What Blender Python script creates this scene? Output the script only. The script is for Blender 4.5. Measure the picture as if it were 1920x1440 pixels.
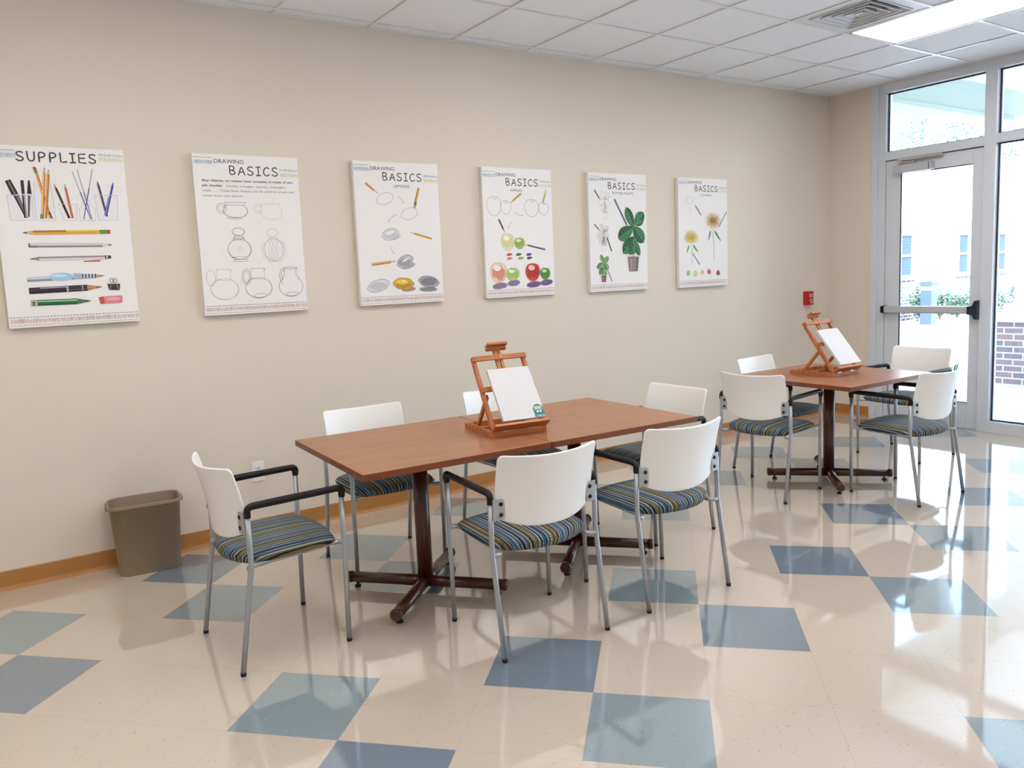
import bpy, bmesh, math, random
from mathutils import Vector, Matrix

PI = math.pi
SC = bpy.context.scene
COL = SC.collection
for o in list(bpy.data.objects):
    bpy.data.objects.remove(o)
random.seed(7)

# ------------------------------------------------------------------ camera
cam_data = bpy.data.cameras.new('camera')
cam_data.sensor_width = 36.0
cam_data.lens = 1470.91 / 1920 * 36.0
cam_data.shift_x = 0.01235
cam_data.shift_y = -0.01238
cam_data.clip_start = 0.05
cam_data.clip_end = 300
cam = bpy.data.objects.new('camera', cam_data)
COL.objects.link(cam)
R_ = Vector((0.82989721, -0.55618848, -0.04387469))
U_ = Vector((0.10218131, 0.07421327, 0.99199363))
F_ = Vector((0.54847935, 0.82773593, -0.11842146))
M_ = Matrix.Identity(4)
for i in range(3):
    M_[i][0], M_[i][1], M_[i][2] = R_[i], U_[i], -F_[i]
M_[0][3], M_[1][3], M_[2][3] = -7.1121, -4.7208, 1.5004
cam.matrix_world = M_
SC.camera = cam

# ------------------------------------------------------------------ world, sun, exposure
world = bpy.data.worlds.new('sky')
SC.world = world
world.use_nodes = True
wn = world.node_tree
for n in list(wn.nodes):
    wn.nodes.remove(n)
sky = wn.nodes.new('ShaderNodeTexSky')
sky.sky_type = 'NISHITA'
sky.sun_disc = False
sky.sun_elevation = math.radians(50)
sky.sun_rotation = math.radians(200)
sky.air_density = 1.0
sky.dust_density = 3.0
bg = wn.nodes.new('ShaderNodeBackground')
bg.inputs['Strength'].default_value = 1.7
wo = wn.nodes.new('ShaderNodeOutputWorld')
wn.links.new(sky.outputs['Color'], bg.inputs['Color'])
wn.links.new(bg.outputs['Background'], wo.inputs['Surface'])

sun_data = bpy.data.lights.new('sun', 'SUN')
sun_data.energy = 15.0
sun_data.angle = math.radians(0.6)
sun_data.color = (1.0, 0.98, 0.96)
sun = bpy.data.objects.new('sun', sun_data)
COL.objects.link(sun)
sun.rotation_euler = Vector((0.30, 0.62, -0.95)).to_track_quat('-Z', 'Y').to_euler()

SC.view_settings.view_transform = 'Standard'
SC.view_settings.look = 'None'
SC.view_settings.gamma = 1.0
SC.view_settings.use_curve_mapping = False
SC.view_settings.exposure = 0.10
LAMP = 12.0                    # strength of the ceiling light diffusers

# ------------------------------------------------------------------ colour and material helpers
def lin(c):
    out = []
    for v in c[:3]:
        v = v / 255.0
        out.append(v / 12.92 if v <= 0.04045 else ((v + 0.055) / 1.055) ** 2.4)
    return (out[0], out[1], out[2], 1.0)

def mat(name, rgb, rough=0.5, metal=0.0, coat=0.0, spec=0.5):
    m = bpy.data.materials.new(name)
    m.use_nodes = True
    b = m.node_tree.nodes['Principled BSDF']
    b.inputs['Base Color'].default_value = lin(rgb)
    b.inputs['Roughness'].default_value = rough
    b.inputs['Metallic'].default_value = metal
    b.inputs['Coat Weight'].default_value = coat
    b.inputs['Coat Roughness'].default_value = 0.05
    b.inputs['Specular IOR Level'].default_value = spec
    return m

def nodes(m):
    nt = m.node_tree
    return nt, nt.nodes, nt.links, nt.nodes['Principled BSDF']

def coords(nt, kind='Object', scale=(1, 1, 1), loc=(0, 0, 0)):
    tc = nt.nodes.new('ShaderNodeTexCoord')
    mp = nt.nodes.new('ShaderNodeMapping')
    mp.inputs['Scale'].default_value = scale
    mp.inputs['Location'].default_value = loc
    nt.links.new(tc.outputs[kind], mp.inputs['Vector'])
    return mp.outputs['Vector']

def noise_mix(m, c1, c2, scale=(1, 1, 1), nscale=5.0, detail=3.0, lo=0.35, hi=0.65, kind='Object'):
    nt, N, L, b = nodes(m)
    v = coords(nt, kind, scale)
    n = N.new('ShaderNodeTexNoise')
    n.inputs['Scale'].default_value = nscale
    n.inputs['Detail'].default_value = detail
    L.new(v, n.inputs['Vector'])
    r = N.new('ShaderNodeValToRGB')
    r.color_ramp.elements[0].position = lo
    r.color_ramp.elements[1].position = hi
    r.color_ramp.elements[0].color = lin(c1)
    r.color_ramp.elements[1].color = lin(c2)
    L.new(n.outputs['Fac'], r.inputs['Fac'])
    L.new(r.outputs['Color'], b.inputs['Base Color'])
    return n

def bump(m, scale=200.0, strength=0.1, dist=0.001, kind='Object', detail=2.0):
    nt, N, L, b = nodes(m)
    v = coords(nt, kind)
    n = N.new('ShaderNodeTexNoise')
    n.inputs['Scale'].default_value = scale
    n.inputs['Detail'].default_value = detail
    L.new(v, n.inputs['Vector'])
    bp = N.new('ShaderNodeBump')
    bp.inputs['Strength'].default_value = strength
    bp.inputs['Distance'].default_value = dist
    L.new(n.outputs['Fac'], bp.inputs['Height'])
    L.new(bp.outputs['Normal'], b.inputs['Normal'])

def wood(name, dark, light, axis='X', rough=0.4, coat=0.0, stretch=14.0, nscale=3.0):
    m = mat(name, light, rough, 0, coat)
    s = {'X': (1, stretch, stretch), 'Y': (stretch, 1, stretch), 'Z': (stretch, stretch, 1)}[axis]
    noise_mix(m, dark, light, s, nscale, 5.0, 0.3, 0.7)
    return m

M = {}
M['wall'] = mat('wall_paint', (225, 215, 200), 0.62, spec=0.35)
bump(M['wall'], 350, 0.08, 0.0006)
M['ceiling_tile'] = mat('ceiling_tile', (236, 235, 233), 0.95, spec=0.1)
noise_mix(M['ceiling_tile'], (236, 240, 246), (244, 247, 252), (1, 1, 1), 140, 2.0, 0.35, 0.5)
M['ceiling_grid'] = mat('ceiling_grid', (236, 238, 240), 0.35)
M['base'] = mat('rubber_base', (178, 123, 66), 0.42)
M['white_frame'] = mat('white_painted_aluminium', (214, 219, 227), 0.32)
M['gasket'] = mat('dark_gasket', (16, 36, 62), 0.5)
M['dark_blue'] = mat('dark_blue_metal', (20, 30, 56), 0.4)
M['black'] = mat('black_plastic', (10, 7, 10), 0.45, spec=0.35)
M['black_rubber'] = mat('black_rubber', (20, 20, 20), 0.7)
M['silver'] = mat('silver_powder_coat', (172, 176, 182), 0.33, 0.55)
M['bracket'] = mat('grey_bracket', (176, 178, 180), 0.42, 0.3)
M['shell'] = mat('white_moulded_plastic', (244, 242, 240), 0.30)
M['chrome'] = mat('bright_metal', (200, 200, 200), 0.2, 1.0)
M['brass'] = mat('brass', (196, 170, 96), 0.3, 1.0)
M['closer'] = mat('closer_enamel', (196, 198, 204), 0.35, 0.3)
M['plate'] = mat('white_outlet_plastic', (240, 240, 242), 0.3)
M['canvas'] = mat('white_canvas', (243, 241, 240), 0.75)
bump(M['canvas'], 900, 0.12, 0.0004)
M['canvas_blank'] = mat('primed_canvas', (220, 219, 221), 0.8)
M['red'] = mat('red_enamel', (196, 22, 14), 0.35)
M['red_face'] = mat('dark_red_face', (168, 20, 26), 0.4)
M['white_print'] = mat('white_print', (240, 232, 226), 0.5)
M['bin'] = mat('taupe_plastic', (146, 126, 102), 0.45)
M['bin_in'] = mat('taupe_plastic_inside', (122, 98, 78), 0.5)
M['table_base'] = mat('brown_enamel', (70, 27, 17), 0.30, 0.0, 0.3)
M['table_edge'] = wood('cherry_edge', (112, 54, 26), (132, 68, 34), 'X', 0.4, 0.0, 10, 3)
M['table_top'] = wood('cherry_laminate', (150, 98, 64), (168, 112, 74), 'X', 0.30, 0.0, 9, 2.2)
bump(M['table_top'], 60, 0.03, 0.0005)
M['easel'] = wood('oiled_beech', (162, 88, 42), (198, 122, 66), 'Z', 0.42, 0.0, 10, 5)
M['easel_x'] = wood('oiled_beech_rail', (162, 88, 42), (198, 122, 66), 'X', 0.42, 0.0, 10, 5)
M['teal'] = mat('teal_label', (40, 128, 142), 0.4)
M['diffuser'] = bpy.data.materials.new('light_diffuser')
M['diffuser'].use_nodes = True
_b = M['diffuser'].node_tree.nodes['Principled BSDF']
_b.inputs['Base Color'].default_value = (0.9, 0.9, 0.9, 1)
_b.inputs['Emission Color'].default_value = (1.0, 0.965, 0.935, 1)
_b.inputs['Emission Strength'].default_value = LAMP
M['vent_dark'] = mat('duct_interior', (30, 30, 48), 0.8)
M['vent'] = mat('vent_enamel', (222, 224, 228), 0.4)
# outside
M['concrete'] = mat('pale_concrete', (214, 210, 202), 0.85)
noise_mix(M['concrete'], (196, 200, 206), (214, 217, 222), (1, 1, 1), 3, 4)
M['render'] = mat('white_render', (240, 240, 238), 0.85)
M['porch'] = mat('porch_paint', (232, 236, 232), 0.6)
M['ext_glass'] = mat('reflective_window', (22, 42, 70), 0.5)
M['porch_beam'] = mat('grey_green_beam', (140, 154, 148), 0.6)  # one grey-green over the whole beam, darker than the porch ceiling
M['blind'] = mat('blue_grey_blind', (40, 66, 100), 0.6)
M['roof'] = mat('pale_roof', (200, 200, 198), 0.9)
M['bollard'] = mat('blue_grey_bollard', (48, 68, 94), 0.5)
M['bark'] = mat('bark', (110, 96, 84), 0.9)
M['leaf_tree'] = mat('tree_leaf', (44, 84, 78), 0.6)
M['leaf_bush'] = mat('bush_leaf', (40, 74, 60), 0.6)
M['leaf_grass'] = mat('grass_leaf', (50, 96, 46), 0.6)
M['soil'] = mat('mulch', (170, 150, 130), 0.9)

def glass_mat():
    m = bpy.data.materials.new('window_glass')
    m.use_nodes = True
    nt = m.node_tree
    for n in list(nt.nodes):
        nt.nodes.remove(n)
    out = nt.nodes.new('ShaderNodeOutputMaterial')
    mx = nt.nodes.new('ShaderNodeMixShader')
    tr = nt.nodes.new('ShaderNodeBsdfTransparent')
    tr.inputs['Color'].default_value = (0.93, 0.97, 0.97, 1)
    gl = nt.nodes.new('ShaderNodeBsdfGlossy')
    gl.inputs['Roughness'].default_value = 0.0
    fr = nt.nodes.new('ShaderNodeFresnel')
    fr.inputs['IOR'].default_value = 1.45
    nt.links.new(fr.outputs['Fac'], mx.inputs['Fac'])
    nt.links.new(tr.outputs[0], mx.inputs[1])
    nt.links.new(gl.outputs[0], mx.inputs[2])
    nt.links.new(mx.outputs[0], out.inputs['Surface'])
    return m
M['glass'] = glass_mat()

def brick_mat(name, c1, c2, mortar, scale):
    m = mat(name, c1, 0.85)
    nt, N, L, b = nodes(m)
    tc = N.new('ShaderNodeTexCoord')
    geo = N.new('ShaderNodeNewGeometry')
    sep = N.new('ShaderNodeSeparateXYZ')
    L.new(tc.outputs['Object'], sep.inputs[0])
    add = N.new('ShaderNodeMath')
    add.operation = 'ADD'
    L.new(sep.outputs['X'], add.inputs[0])
    L.new(sep.outputs['Y'], add.inputs[1])
    cmb = N.new('ShaderNodeCombineXYZ')
    L.new(add.outputs[0], cmb.inputs['X'])
    L.new(sep.outputs['Z'], cmb.inputs['Y'])
    br = N.new('ShaderNodeTexBrick')
    br.inputs['Color1'].default_value = lin(c1)
    br.inputs['Color2'].default_value = lin(c2)
    br.inputs['Mortar'].default_value = lin(mortar)
    br.inputs['Scale'].default_value = 1.0
    br.inputs['Brick Width'].default_value = 0.21 * scale
    br.inputs['Row Height'].default_value = 0.075 * scale
    br.inputs['Mortar Size'].default_value = 0.008 * scale
    L.new(cmb.outputs[0], br.inputs['Vector'])
    L.new(br.outputs['Color'], b.inputs['Base Color'])
    return m
M['brick'] = brick_mat('red_brown_brick', (156, 124, 116), (126, 114, 120), (206, 204, 202), 1.0)
M['brick_far'] = brick_mat('pale_brick', (84, 86, 96), (70, 80, 96), (236, 234, 230), 1.05)

def floor_mat(name, base, var, specks, bright_specks):
    """waxed vinyl tile: tiny chips, slight per-tile tint, thin joint, very gentle unevenness"""
    m = mat(name, base, 0.13, 0, 0.9, 1.0)
    nt, N, L, b = nodes(m)
    tc = N.new('ShaderNodeTexCoord')
    # soft mottling
    n1 = N.new('ShaderNodeTexNoise')
    n1.inputs['Scale'].default_value = 2.4
    n1.inputs['Detail'].default_value = 4
    L.new(tc.outputs['Object'], n1.inputs['Vector'])
    mix0 = N.new('ShaderNodeMix')
    mix0.data_type = 'RGBA'
    mix0.inputs['A'].default_value = lin(base)
    mix0.inputs['B'].default_value = lin(var)
    L.new(n1.outputs['Fac'], mix0.inputs['Factor'])
    cur = mix0.outputs['Result']
    for col, sc, thr, off in ((specks, 55, 0.072, 0.0), (bright_specks, 70, 0.06, 13.7)):
        mp = N.new('ShaderNodeMapping')
        mp.inputs['Location'].default_value = (off, off * 0.5, 0)
        L.new(tc.outputs['Object'], mp.inputs['Vector'])
        vo = N.new('ShaderNodeTexVoronoi')
        vo.inputs['Scale'].default_value = sc
        L.new(mp.outputs['Vector'], vo.inputs['Vector'])
        rnd = N.new('ShaderNodeSeparateColor')
        L.new(vo.outputs['Color'], rnd.inputs['Color'])
        keep = N.new('ShaderNodeMath')
        keep.operation = 'LESS_THAN'
        keep.inputs[1].default_value = 0.34
        L.new(rnd.outputs['Red'], keep.inputs[0])
        near = N.new('ShaderNodeMath')
        near.operation = 'LESS_THAN'
        near.inputs[1].default_value = thr * 1.55
        L.new(vo.outputs['Distance'], near.inputs[0])
        mul = N.new('ShaderNodeMath')
        mul.operation = 'MULTIPLY'
        L.new(keep.outputs[0], mul.inputs[0])
        L.new(near.outputs[0], mul.inputs[1])
        mx = N.new('ShaderNodeMix')
        mx.data_type = 'RGBA'
        L.new(mul.outputs[0], mx.inputs['Factor'])
        L.new(cur, mx.inputs['A'])
        mx.inputs['B'].default_value = lin(col)
        cur = mx.outputs['Result']
    # joint from the tile's own UV
    sep = N.new('ShaderNodeSeparateXYZ')
    L.new(tc.outputs['UV'], sep.inputs[0])
    outs = []
    for ax in ('X', 'Y'):
        s = N.new('ShaderNodeMath')
        s.operation = 'SUBTRACT'
        s.inputs[1].default_value = 0.5
        L.new(sep.outputs[ax], s.inputs[0])
        a = N.new('ShaderNodeMath')
        a.operation = 'ABSOLUTE'
        L.new(s.outputs[0], a.inputs[0])
        outs.append(a.outputs[0])
    mxm = N.new('ShaderNodeMath')
    mxm.operation = 'MAXIMUM'
    L.new(outs[0], mxm.inputs[0])
    L.new(outs[1], mxm.inputs[1])
    gt = N.new('ShaderNodeMath')
    gt.operation = 'GREATER_THAN'
    gt.inputs[1].default_value = 0.4975
    L.new(mxm.outputs[0], gt.inputs[0])
    dark = N.new('ShaderNodeMix')
    dark.data_type = 'RGBA'
    sc_ = N.new('ShaderNodeMath')
    sc_.operation = 'MULTIPLY'
    sc_.inputs[1].default_value = 0.22
    L.new(gt.outputs[0], sc_.inputs[0])
    L.new(sc_.outputs[0], dark.inputs['Factor'])
    L.new(cur, dark.inputs['A'])
    dark.inputs['B'].default_value = lin((120, 108, 96))
    L.new(dark.outputs['Result'], b.inputs['Base Color'])
    # polish wear
    n2 = N.new('ShaderNodeTexNoise')
    n2.inputs['Scale'].default_value = 1.7
    n2.inputs['Detail'].default_value = 5
    L.new(tc.outputs['Object'], n2.inputs['Vector'])
    mr = N.new('ShaderNodeMapRange')
    mr.inputs['From Min'].default_value = 0.3
    mr.inputs['From Max'].default_value = 0.7
    mr.inputs['To Min'].default_value = 0.03
    mr.inputs['To Max'].default_value = 0.07
    L.new(n2.outputs['Fac'], mr.inputs['Value'])
    L.new(mr.outputs['Result'], b.inputs['Roughness'])
    n3 = N.new('ShaderNodeTexNoise')
    n3.inputs['Scale'].default_value = 9.0
    n3.inputs['Detail'].default_value = 2
    L.new(tc.outputs['Object'], n3.inputs['Vector'])
    bp = N.new('ShaderNodeBump')
    bp.inputs['Strength'].default_value = 0.10
    bp.inputs['Distance'].default_value = 0.0015
    L.new(n3.outputs['Fac'], bp.inputs['Height'])
    L.new(bp.outputs['Normal'], b.inputs['Normal'])
    return m
M['floor_beige'] = floor_mat('beige_vinyl_tile', (210, 196, 181), (202, 187, 171), (156, 128, 100), (228, 220, 210))
M['floor_teal'] = floor_mat('pale_teal_vinyl_tile', (143, 158, 165), (135, 150, 158), (88, 106, 116), (216, 224, 226))
M['floor_blue'] = floor_mat('slate_blue_vinyl_tile', (126, 139, 153), (118, 132, 146), (80, 96, 112), (208, 218, 224))

def fabric_mat():
    m = mat('striped_upholstery', (90, 100, 110), 0.85, 0, 0, 0.25)
    nt, N, L, b = nodes(m)
    tc = N.new('ShaderNodeTexCoord')
    sep = N.new('ShaderNodeSeparateXYZ')
    L.new(tc.outputs['Object'], sep.inputs[0])
    info = N.new('ShaderNodeObjectInfo')
    add = N.new('ShaderNodeMath')
    add.operation = 'MULTIPLY_ADD'
    add.inputs[1].default_value = 1 / 0.235
    drop = N.new('ShaderNodeMath')
    drop.operation = 'SUBTRACT'
    drop.inputs[0].default_value = 0.475
    L.new(sep.outputs['Z'], drop.inputs[1])
    dy = N.new('ShaderNodeMath')
    dy.operation = 'MULTIPLY'
    L.new(drop.outputs[0], dy.inputs[0])
    L.new(sep.outputs['Y'], dy.inputs[1])
    wrap = N.new('ShaderNodeMath')
    wrap.operation = 'MULTIPLY_ADD'
    wrap.inputs[1].default_value = 4.3
    L.new(dy.outputs[0], wrap.inputs[0])
    L.new(sep.outputs['Y'], wrap.inputs[2])
    L.new(wrap.outputs[0], add.inputs[0])
    L.new(info.outputs['Random'], add.inputs[2])
    fr = N.new('ShaderNodeMath')
    fr.operation = 'FRACT'
    L.new(add.outputs[0], fr.inputs[0])
    ramp = N.new('ShaderNodeValToRGB')
    ramp.color_ramp.interpolation = 'CONSTANT'
    SL, DK, BL, LB, CR, OL, GN, NV = (78, 82, 86), (40, 41, 45), (70, 102, 130), (144, 164, 178), (188, 190, 184), (134, 118, 76), (108, 114, 92), (46, 66, 88)
    seq = [(DK, 9), (CR, 3), (SL, 8), (LB, 5), (BL, 12), (LB, 3), (SL, 6), (CR, 3), (DK, 6), (OL, 13), (DK, 4), (GN, 7), (CR, 4),
           (SL, 8), (LB, 4), (NV, 8), (BL, 8), (CR, 3), (DK, 7), (LB, 6), (SL, 6), (OL, 8), (GN, 5), (DK, 8), (CR, 4), (SL, 7), (BL, 6), (LB, 4)]
    tot = sum(w for _, w in seq)
    els = ramp.color_ramp.elements
    els[0].position = 0
    els[0].color = lin(seq[0][0])
    els[1].position = seq[0][1] / tot
    els[1].color = lin(seq[1][0])
    p = seq[0][1] + seq[1][1]
    for c, w in seq[2:]:
        e = els.new(p / tot)
        e.color = lin(c)
        p += w
    L.new(fr.outputs[0], ramp.inputs['Fac'])
    # woven cross ribs on some stripes
    wv = N.new('ShaderNodeMath')
    wv.operation = 'MULTIPLY'
    wv.inputs[1].default_value = 2 * PI / 0.0065
    L.new(sep.outputs['X'], wv.inputs[0])
    sn = N.new('ShaderNodeMath')
    sn.operation = 'SINE'
    L.new(wv.outputs[0], sn.inputs[0])
    g = N.new('ShaderNodeMath')
    g.operation = 'GREATER_THAN'
    g.inputs[1].default_value = 0.1
    L.new(sn.outputs[0], g.inputs[0])
    y2 = N.new('ShaderNodeMath')
    y2.operation = 'MULTIPLY'
    y2.inputs[1].default_value = 2 * PI / 0.031
    L.new(sep.outputs['Y'], y2.inputs[0])
    s2 = N.new('ShaderNodeMath')
    s2.operation = 'SINE'
    L.new(y2.outputs[0], s2.inputs[0])
    g2 = N.new('ShaderNodeMath')
    g2.operation = 'GREATER_THAN'
    g2.inputs[1].default_value = 0.35
    L.new(s2.outputs[0], g2.inputs[0])
    mm = N.new('ShaderNodeMath')
    mm.operation = 'MULTIPLY'
    L.new(g.outputs[0], mm.inputs[0])
    L.new(g2.outputs[0], mm.inputs[1])
    m3 = N.new('ShaderNodeMath')
    m3.operation = 'MULTIPLY'
    m3.inputs[1].default_value = 0.6
    L.new(mm.outputs[0], m3.inputs[0])
    mx = N.new('ShaderNodeMix')
    mx.data_type = 'RGBA'
    L.new(m3.outputs[0], mx.inputs['Factor'])
    L.new(ramp.outputs['Color'], mx.inputs['A'])
    mx.inputs['B'].default_value = lin((46, 50, 56))
    L.new(mx.outputs['Result'], b.inputs['Base Color'])
    return m
M['fabric'] = fabric_mat()

def ink_mat():
    m = mat('printed_ink', (255, 255, 255), 0.7)
    nt, N, L, b = nodes(m)
    a = N.new('ShaderNodeAttribute')
    a.attribute_name = 'ink'
    L.new(a.outputs['Color'], b.inputs['Base Color'])
    return m
M['ink'] = ink_mat()

# ------------------------------------------------------------------ object helpers
def obj(name, bm, m, parent=None, smooth=False, bevel=0.0, bevseg=2):
    me = bpy.data.meshes.new(name)
    bmesh.ops.recalc_face_normals(bm, faces=bm.faces[:])
    if smooth:
        for f in bm.faces:
            f.smooth = True
    bm.to_mesh(me)
    bm.free()
    ms = m if isinstance(m, (list, tuple)) else [m]
    for x in ms:
        me.materials.append(x)
    o = bpy.data.objects.new(name, me)
    COL.objects.link(o)
    if parent:
        o.parent = parent
    if bevel:
        md = o.modifiers.new('edge', 'BEVEL')
        md.width = bevel
        md.segments = bevseg
        md.limit_method = 'ANGLE'
        md.angle_limit = math.radians(40)
        md.harden_normals = False
    if smooth and bevel:
        pass
    return o

def tag(o, label, cat, group=None, kind=None):
    o['label'] = label
    o['category'] = cat
    if group:
        o['group'] = group
    if kind:
        o['kind'] = kind
    return o

def thing(name, label, cat, loc=(0, 0, 0), rz=0.0, group=None):
    o = bpy.data.objects.new(name, None)
    COL.objects.link(o)
    o.location = loc
    o.rotation_euler = (0, 0, rz)
    return tag(o, label, cat, group)

def structure(o, label=None, cat=None):
    o['kind'] = 'structure'
    if label:
        o['label'] = label
    if cat:
        o['category'] = cat
    return o

def dup(root):
    r = root.copy()
    COL.objects.link(r)
    for ch in list(root.children):
        c = ch.copy()
        COL.objects.link(c)
        c.parent = r
        for g in ch.children:
            d = g.copy()
            COL.objects.link(d)
            d.parent = c
    return r

def add_box(bm, x0, x1, y0, y1, z0, z1, mi=0, mtx=None):
    vs = [bm.verts.new(v) for v in ((x0, y0, z0), (x1, y0, z0), (x1, y1, z0), (x0, y1, z0),
                                    (x0, y0, z1), (x1, y0, z1), (x1, y1, z1), (x0, y1, z1))]
    if mtx:
        for v in vs:
            v.co = mtx @ v.co
    for q in ((0, 3, 2, 1), (4, 5, 6, 7), (0, 1, 5, 4), (1, 2, 6, 5), (2, 3, 7, 6), (3, 0, 4, 7)):
        f = bm.faces.new([vs[i] for i in q])
        f.material_index = mi
    return vs

def box(*a, **k):
    bm = bmesh.new()
    add_box(bm, *a, **k)
    return bm

def add_tube(bm, pts, r, seg=14, mi=0, cap=True, flat=1.0):
    """sweep a circle along a polyline; r is a number or one per point"""
    pts = [Vector(p) for p in pts]
    n = len(pts)
    rs = r if isinstance(r, (list, tuple)) else [r] * n
    rings = []
    ref = None
    for i, p in enumerate(pts):
        if i == 0:
            t = pts[1] - pts[0]
        elif i == n - 1:
            t = pts[-1] - pts[-2]
        else:
            t = (pts[i + 1] - p).normalized() + (p - pts[i - 1]).normalized()
        t.normalize()
        if ref is None:
            ref = Vector((0, 1, 0)) if abs(t.y) < 0.9 else Vector((1, 0, 0))
        a = (ref - t * ref.dot(t)).normalized()
        ref = a
        b = t.cross(a)
        ring = []
        for k in range(seg):
            th = 2 * PI * k / seg
            ring.append(bm.verts.new(p + (a * math.cos(th) + b * math.sin(th) * flat) * rs[i]))
        rings.append(ring)
    for i in range(n - 1):
        for k in range(seg):
            f = bm.faces.new((rings[i][k], rings[i][(k + 1) % seg], rings[i + 1][(k + 1) % seg], rings[i + 1][k]))
            f.smooth = True
            f.material_index = mi
    if cap:
        for ring in (rings[0], rings[-1]):
            f = bm.faces.new(ring)
            f.material_index = mi
    return rings

def round_path(pts, rad, n=6):
    """replace inner corners of a polyline by arcs"""
    pts = [Vector(p) for p in pts]
    out = [pts[0]]
    for i in range(1, len(pts) - 1):
        p0, p, p1 = pts[i - 1], pts[i], pts[i + 1]
        rr = rad[i - 1] if isinstance(rad, (list, tuple)) else rad
        a = p + (p0 - p).normalized() * min(rr, (p0 - p).length * 0.49)
        b = p + (p1 - p).normalized() * min(rr, (p1 - p).length * 0.49)
        for k in range(n + 1):
            t = k / n
            out.append(a * (1 - t) ** 2 + p * 2 * t * (1 - t) + b * t * t)
    out.append(pts[-1])
    return out

def add_prism(bm, poly, d0, d1, plane='xz', mi=0):
    """extrude a polygon; plane tells which axes the polygon lives in"""
    def P(a, b, d):
        return {'xz': (a, d, b), 'yz': (d, a, b), 'xy': (a, b, d)}[plane]
    A = [bm.verts.new(P(a, b, d0)) for a, b in poly]
    B = [bm.verts.new(P(a, b, d1)) for a, b in poly]
    n = len(poly)
    fs = [bm.faces.new(A), bm.faces.new(B)]
    for i in range(n):
        fs.append(bm.faces.new((A[i], A[(i + 1) % n], B[(i + 1) % n], B[i])))
    for f in fs:
        f.material_index = mi
    return fs

def rrect(x0, x1, y0, y1, r, n=5, corners=(1, 1, 1, 1)):
    pts = []
    for (cx, cy, a0, on) in ((x1 - r, y0 + r, -90, corners[0]), (x1 - r, y1 - r, 0, corners[1]),
                             (x0 + r, y1 - r, 90, corners[2]), (x0 + r, y0 + r, 180, corners[3])):
        if on:
            for k in range(n + 1):
                a = math.radians(a0 + 90 * k / n)
                pts.append((cx + r * math.cos(a), cy + r * math.sin(a)))
        else:
            pts.append((x1 if cx > (x0 + x1) / 2 else x0, y0 if cy < (y0 + y1) / 2 else y1))
    return pts

# ------------------------------------------------------------------ room shell
H = 3.095                       # ceiling height
XL, YF = -11.0, -8.6            # far-left wall and the wall behind the camera
TS = 0.4059                     # floor tile
TH = -0.7936                    # tiles are laid diagonally
TX, TY = -6.539, -2.0675

def build_floor():
    bm = bmesh.new()
    uvl = bm.loops.layers.uv.new('tile')
    c, s = math.cos(TH), math.sin(TH)
    def is_blue(i, j):
        for (di, dj, par) in ((0, 0, None), (-1, 1, 0), (1, -1, 1)):
            a, b_ = i + di, j + dj
            if a % 3 == 0 and b_ % 3 == 0:
                p = ((a // 3) + (b_ // 3)) % 2
                if par is None or p == par:
                    return (a, b_, par)
        return None
    def shade(i, j):
        t = is_blue(i, j)
        if t is None:
            return 0
        a, b_, par = t
        teal_main = {(-3, 3): 0, (-3, 0): 0, (0, 3): 0, (6, 6): 0}.get((a, b_), 1)
        if par is None:
            return 1 if teal_main else 2
        return 2 if teal_main else 1
    for i in range(-24, 30):
        for j in range(-24, 34):
            q = []
            for (u, v) in ((0, 0), (1, 0), (1, 1), (0, 1)):
                x = TX + TS * ((i + u) * c - (j + v) * s)
                y = TY + TS * ((i + u) * s + (j + v) * c)
                q.append((x, y))
            if max(p[0] for p in q) < XL or min(p[0] for p in q) > 0.0 or max(p[1] for p in q) < YF or min(p[1] for p in q) > 0:
                continue
            vs = [bm.verts.new((p[0], p[1], 0)) for p in q]
            f = bm.faces.new(vs)
            f.material_index = shade(i, j)
            for lp, uv in zip(f.loops, ((0, 0), (1, 0), (1, 1), (0, 1))):
                lp[uvl].uv = uv
    for co, no in (((XL, 0, 0), (-1, 0, 0)), ((0.06, 0, 0), (1, 0, 0)), ((0, YF, 0), (0, -1, 0)), ((0, 0, 0), (0, 1, 0))):
        geom = bm.verts[:] + bm.edges[:] + bm.faces[:]
        bmesh.ops.bisect_plane(bm, geom=geom, dist=1e-5, plane_co=co, plane_no=no, clear_outer=True)
    bmesh.ops.remove_doubles(bm, verts=bm.verts[:], dist=1e-5)
    return structure(obj('floor', bm, [M['floor_beige'], M['floor_teal'], M['floor_blue']]), 'beige vinyl tile floor with scattered blue tiles laid diagonally', 'floor')
build_floor()

structure(obj('wall_back', box(XL - 0.15, 0.16, 0, 0.15, -0.1, 3.6), M['wall']), 'long beige wall with the drawing posters', 'wall')
structure(obj('wall_left', box(XL - 0.15, XL, YF, 0, -0.1, 3.6), M['wall']))
structure(obj('wall_front', box(XL - 0.15, 0.16, YF - 0.15, YF, -0.1, 3.6), M['wall']))
structure(obj('wall_right', box(0, 0.16, -0.44, 0, -0.1, 3.6), M['wall']), 'short beige wall between corner and glazed door', 'wall')
structure(obj('wall_right_end', box(0, 0.16, YF, -6.35, -0.1, 3.6), M['wall']))
structure(obj('wall_right_header', box(0, 0.16, -6.35, -0.44, H, 3.6), M['wall']))

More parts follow.
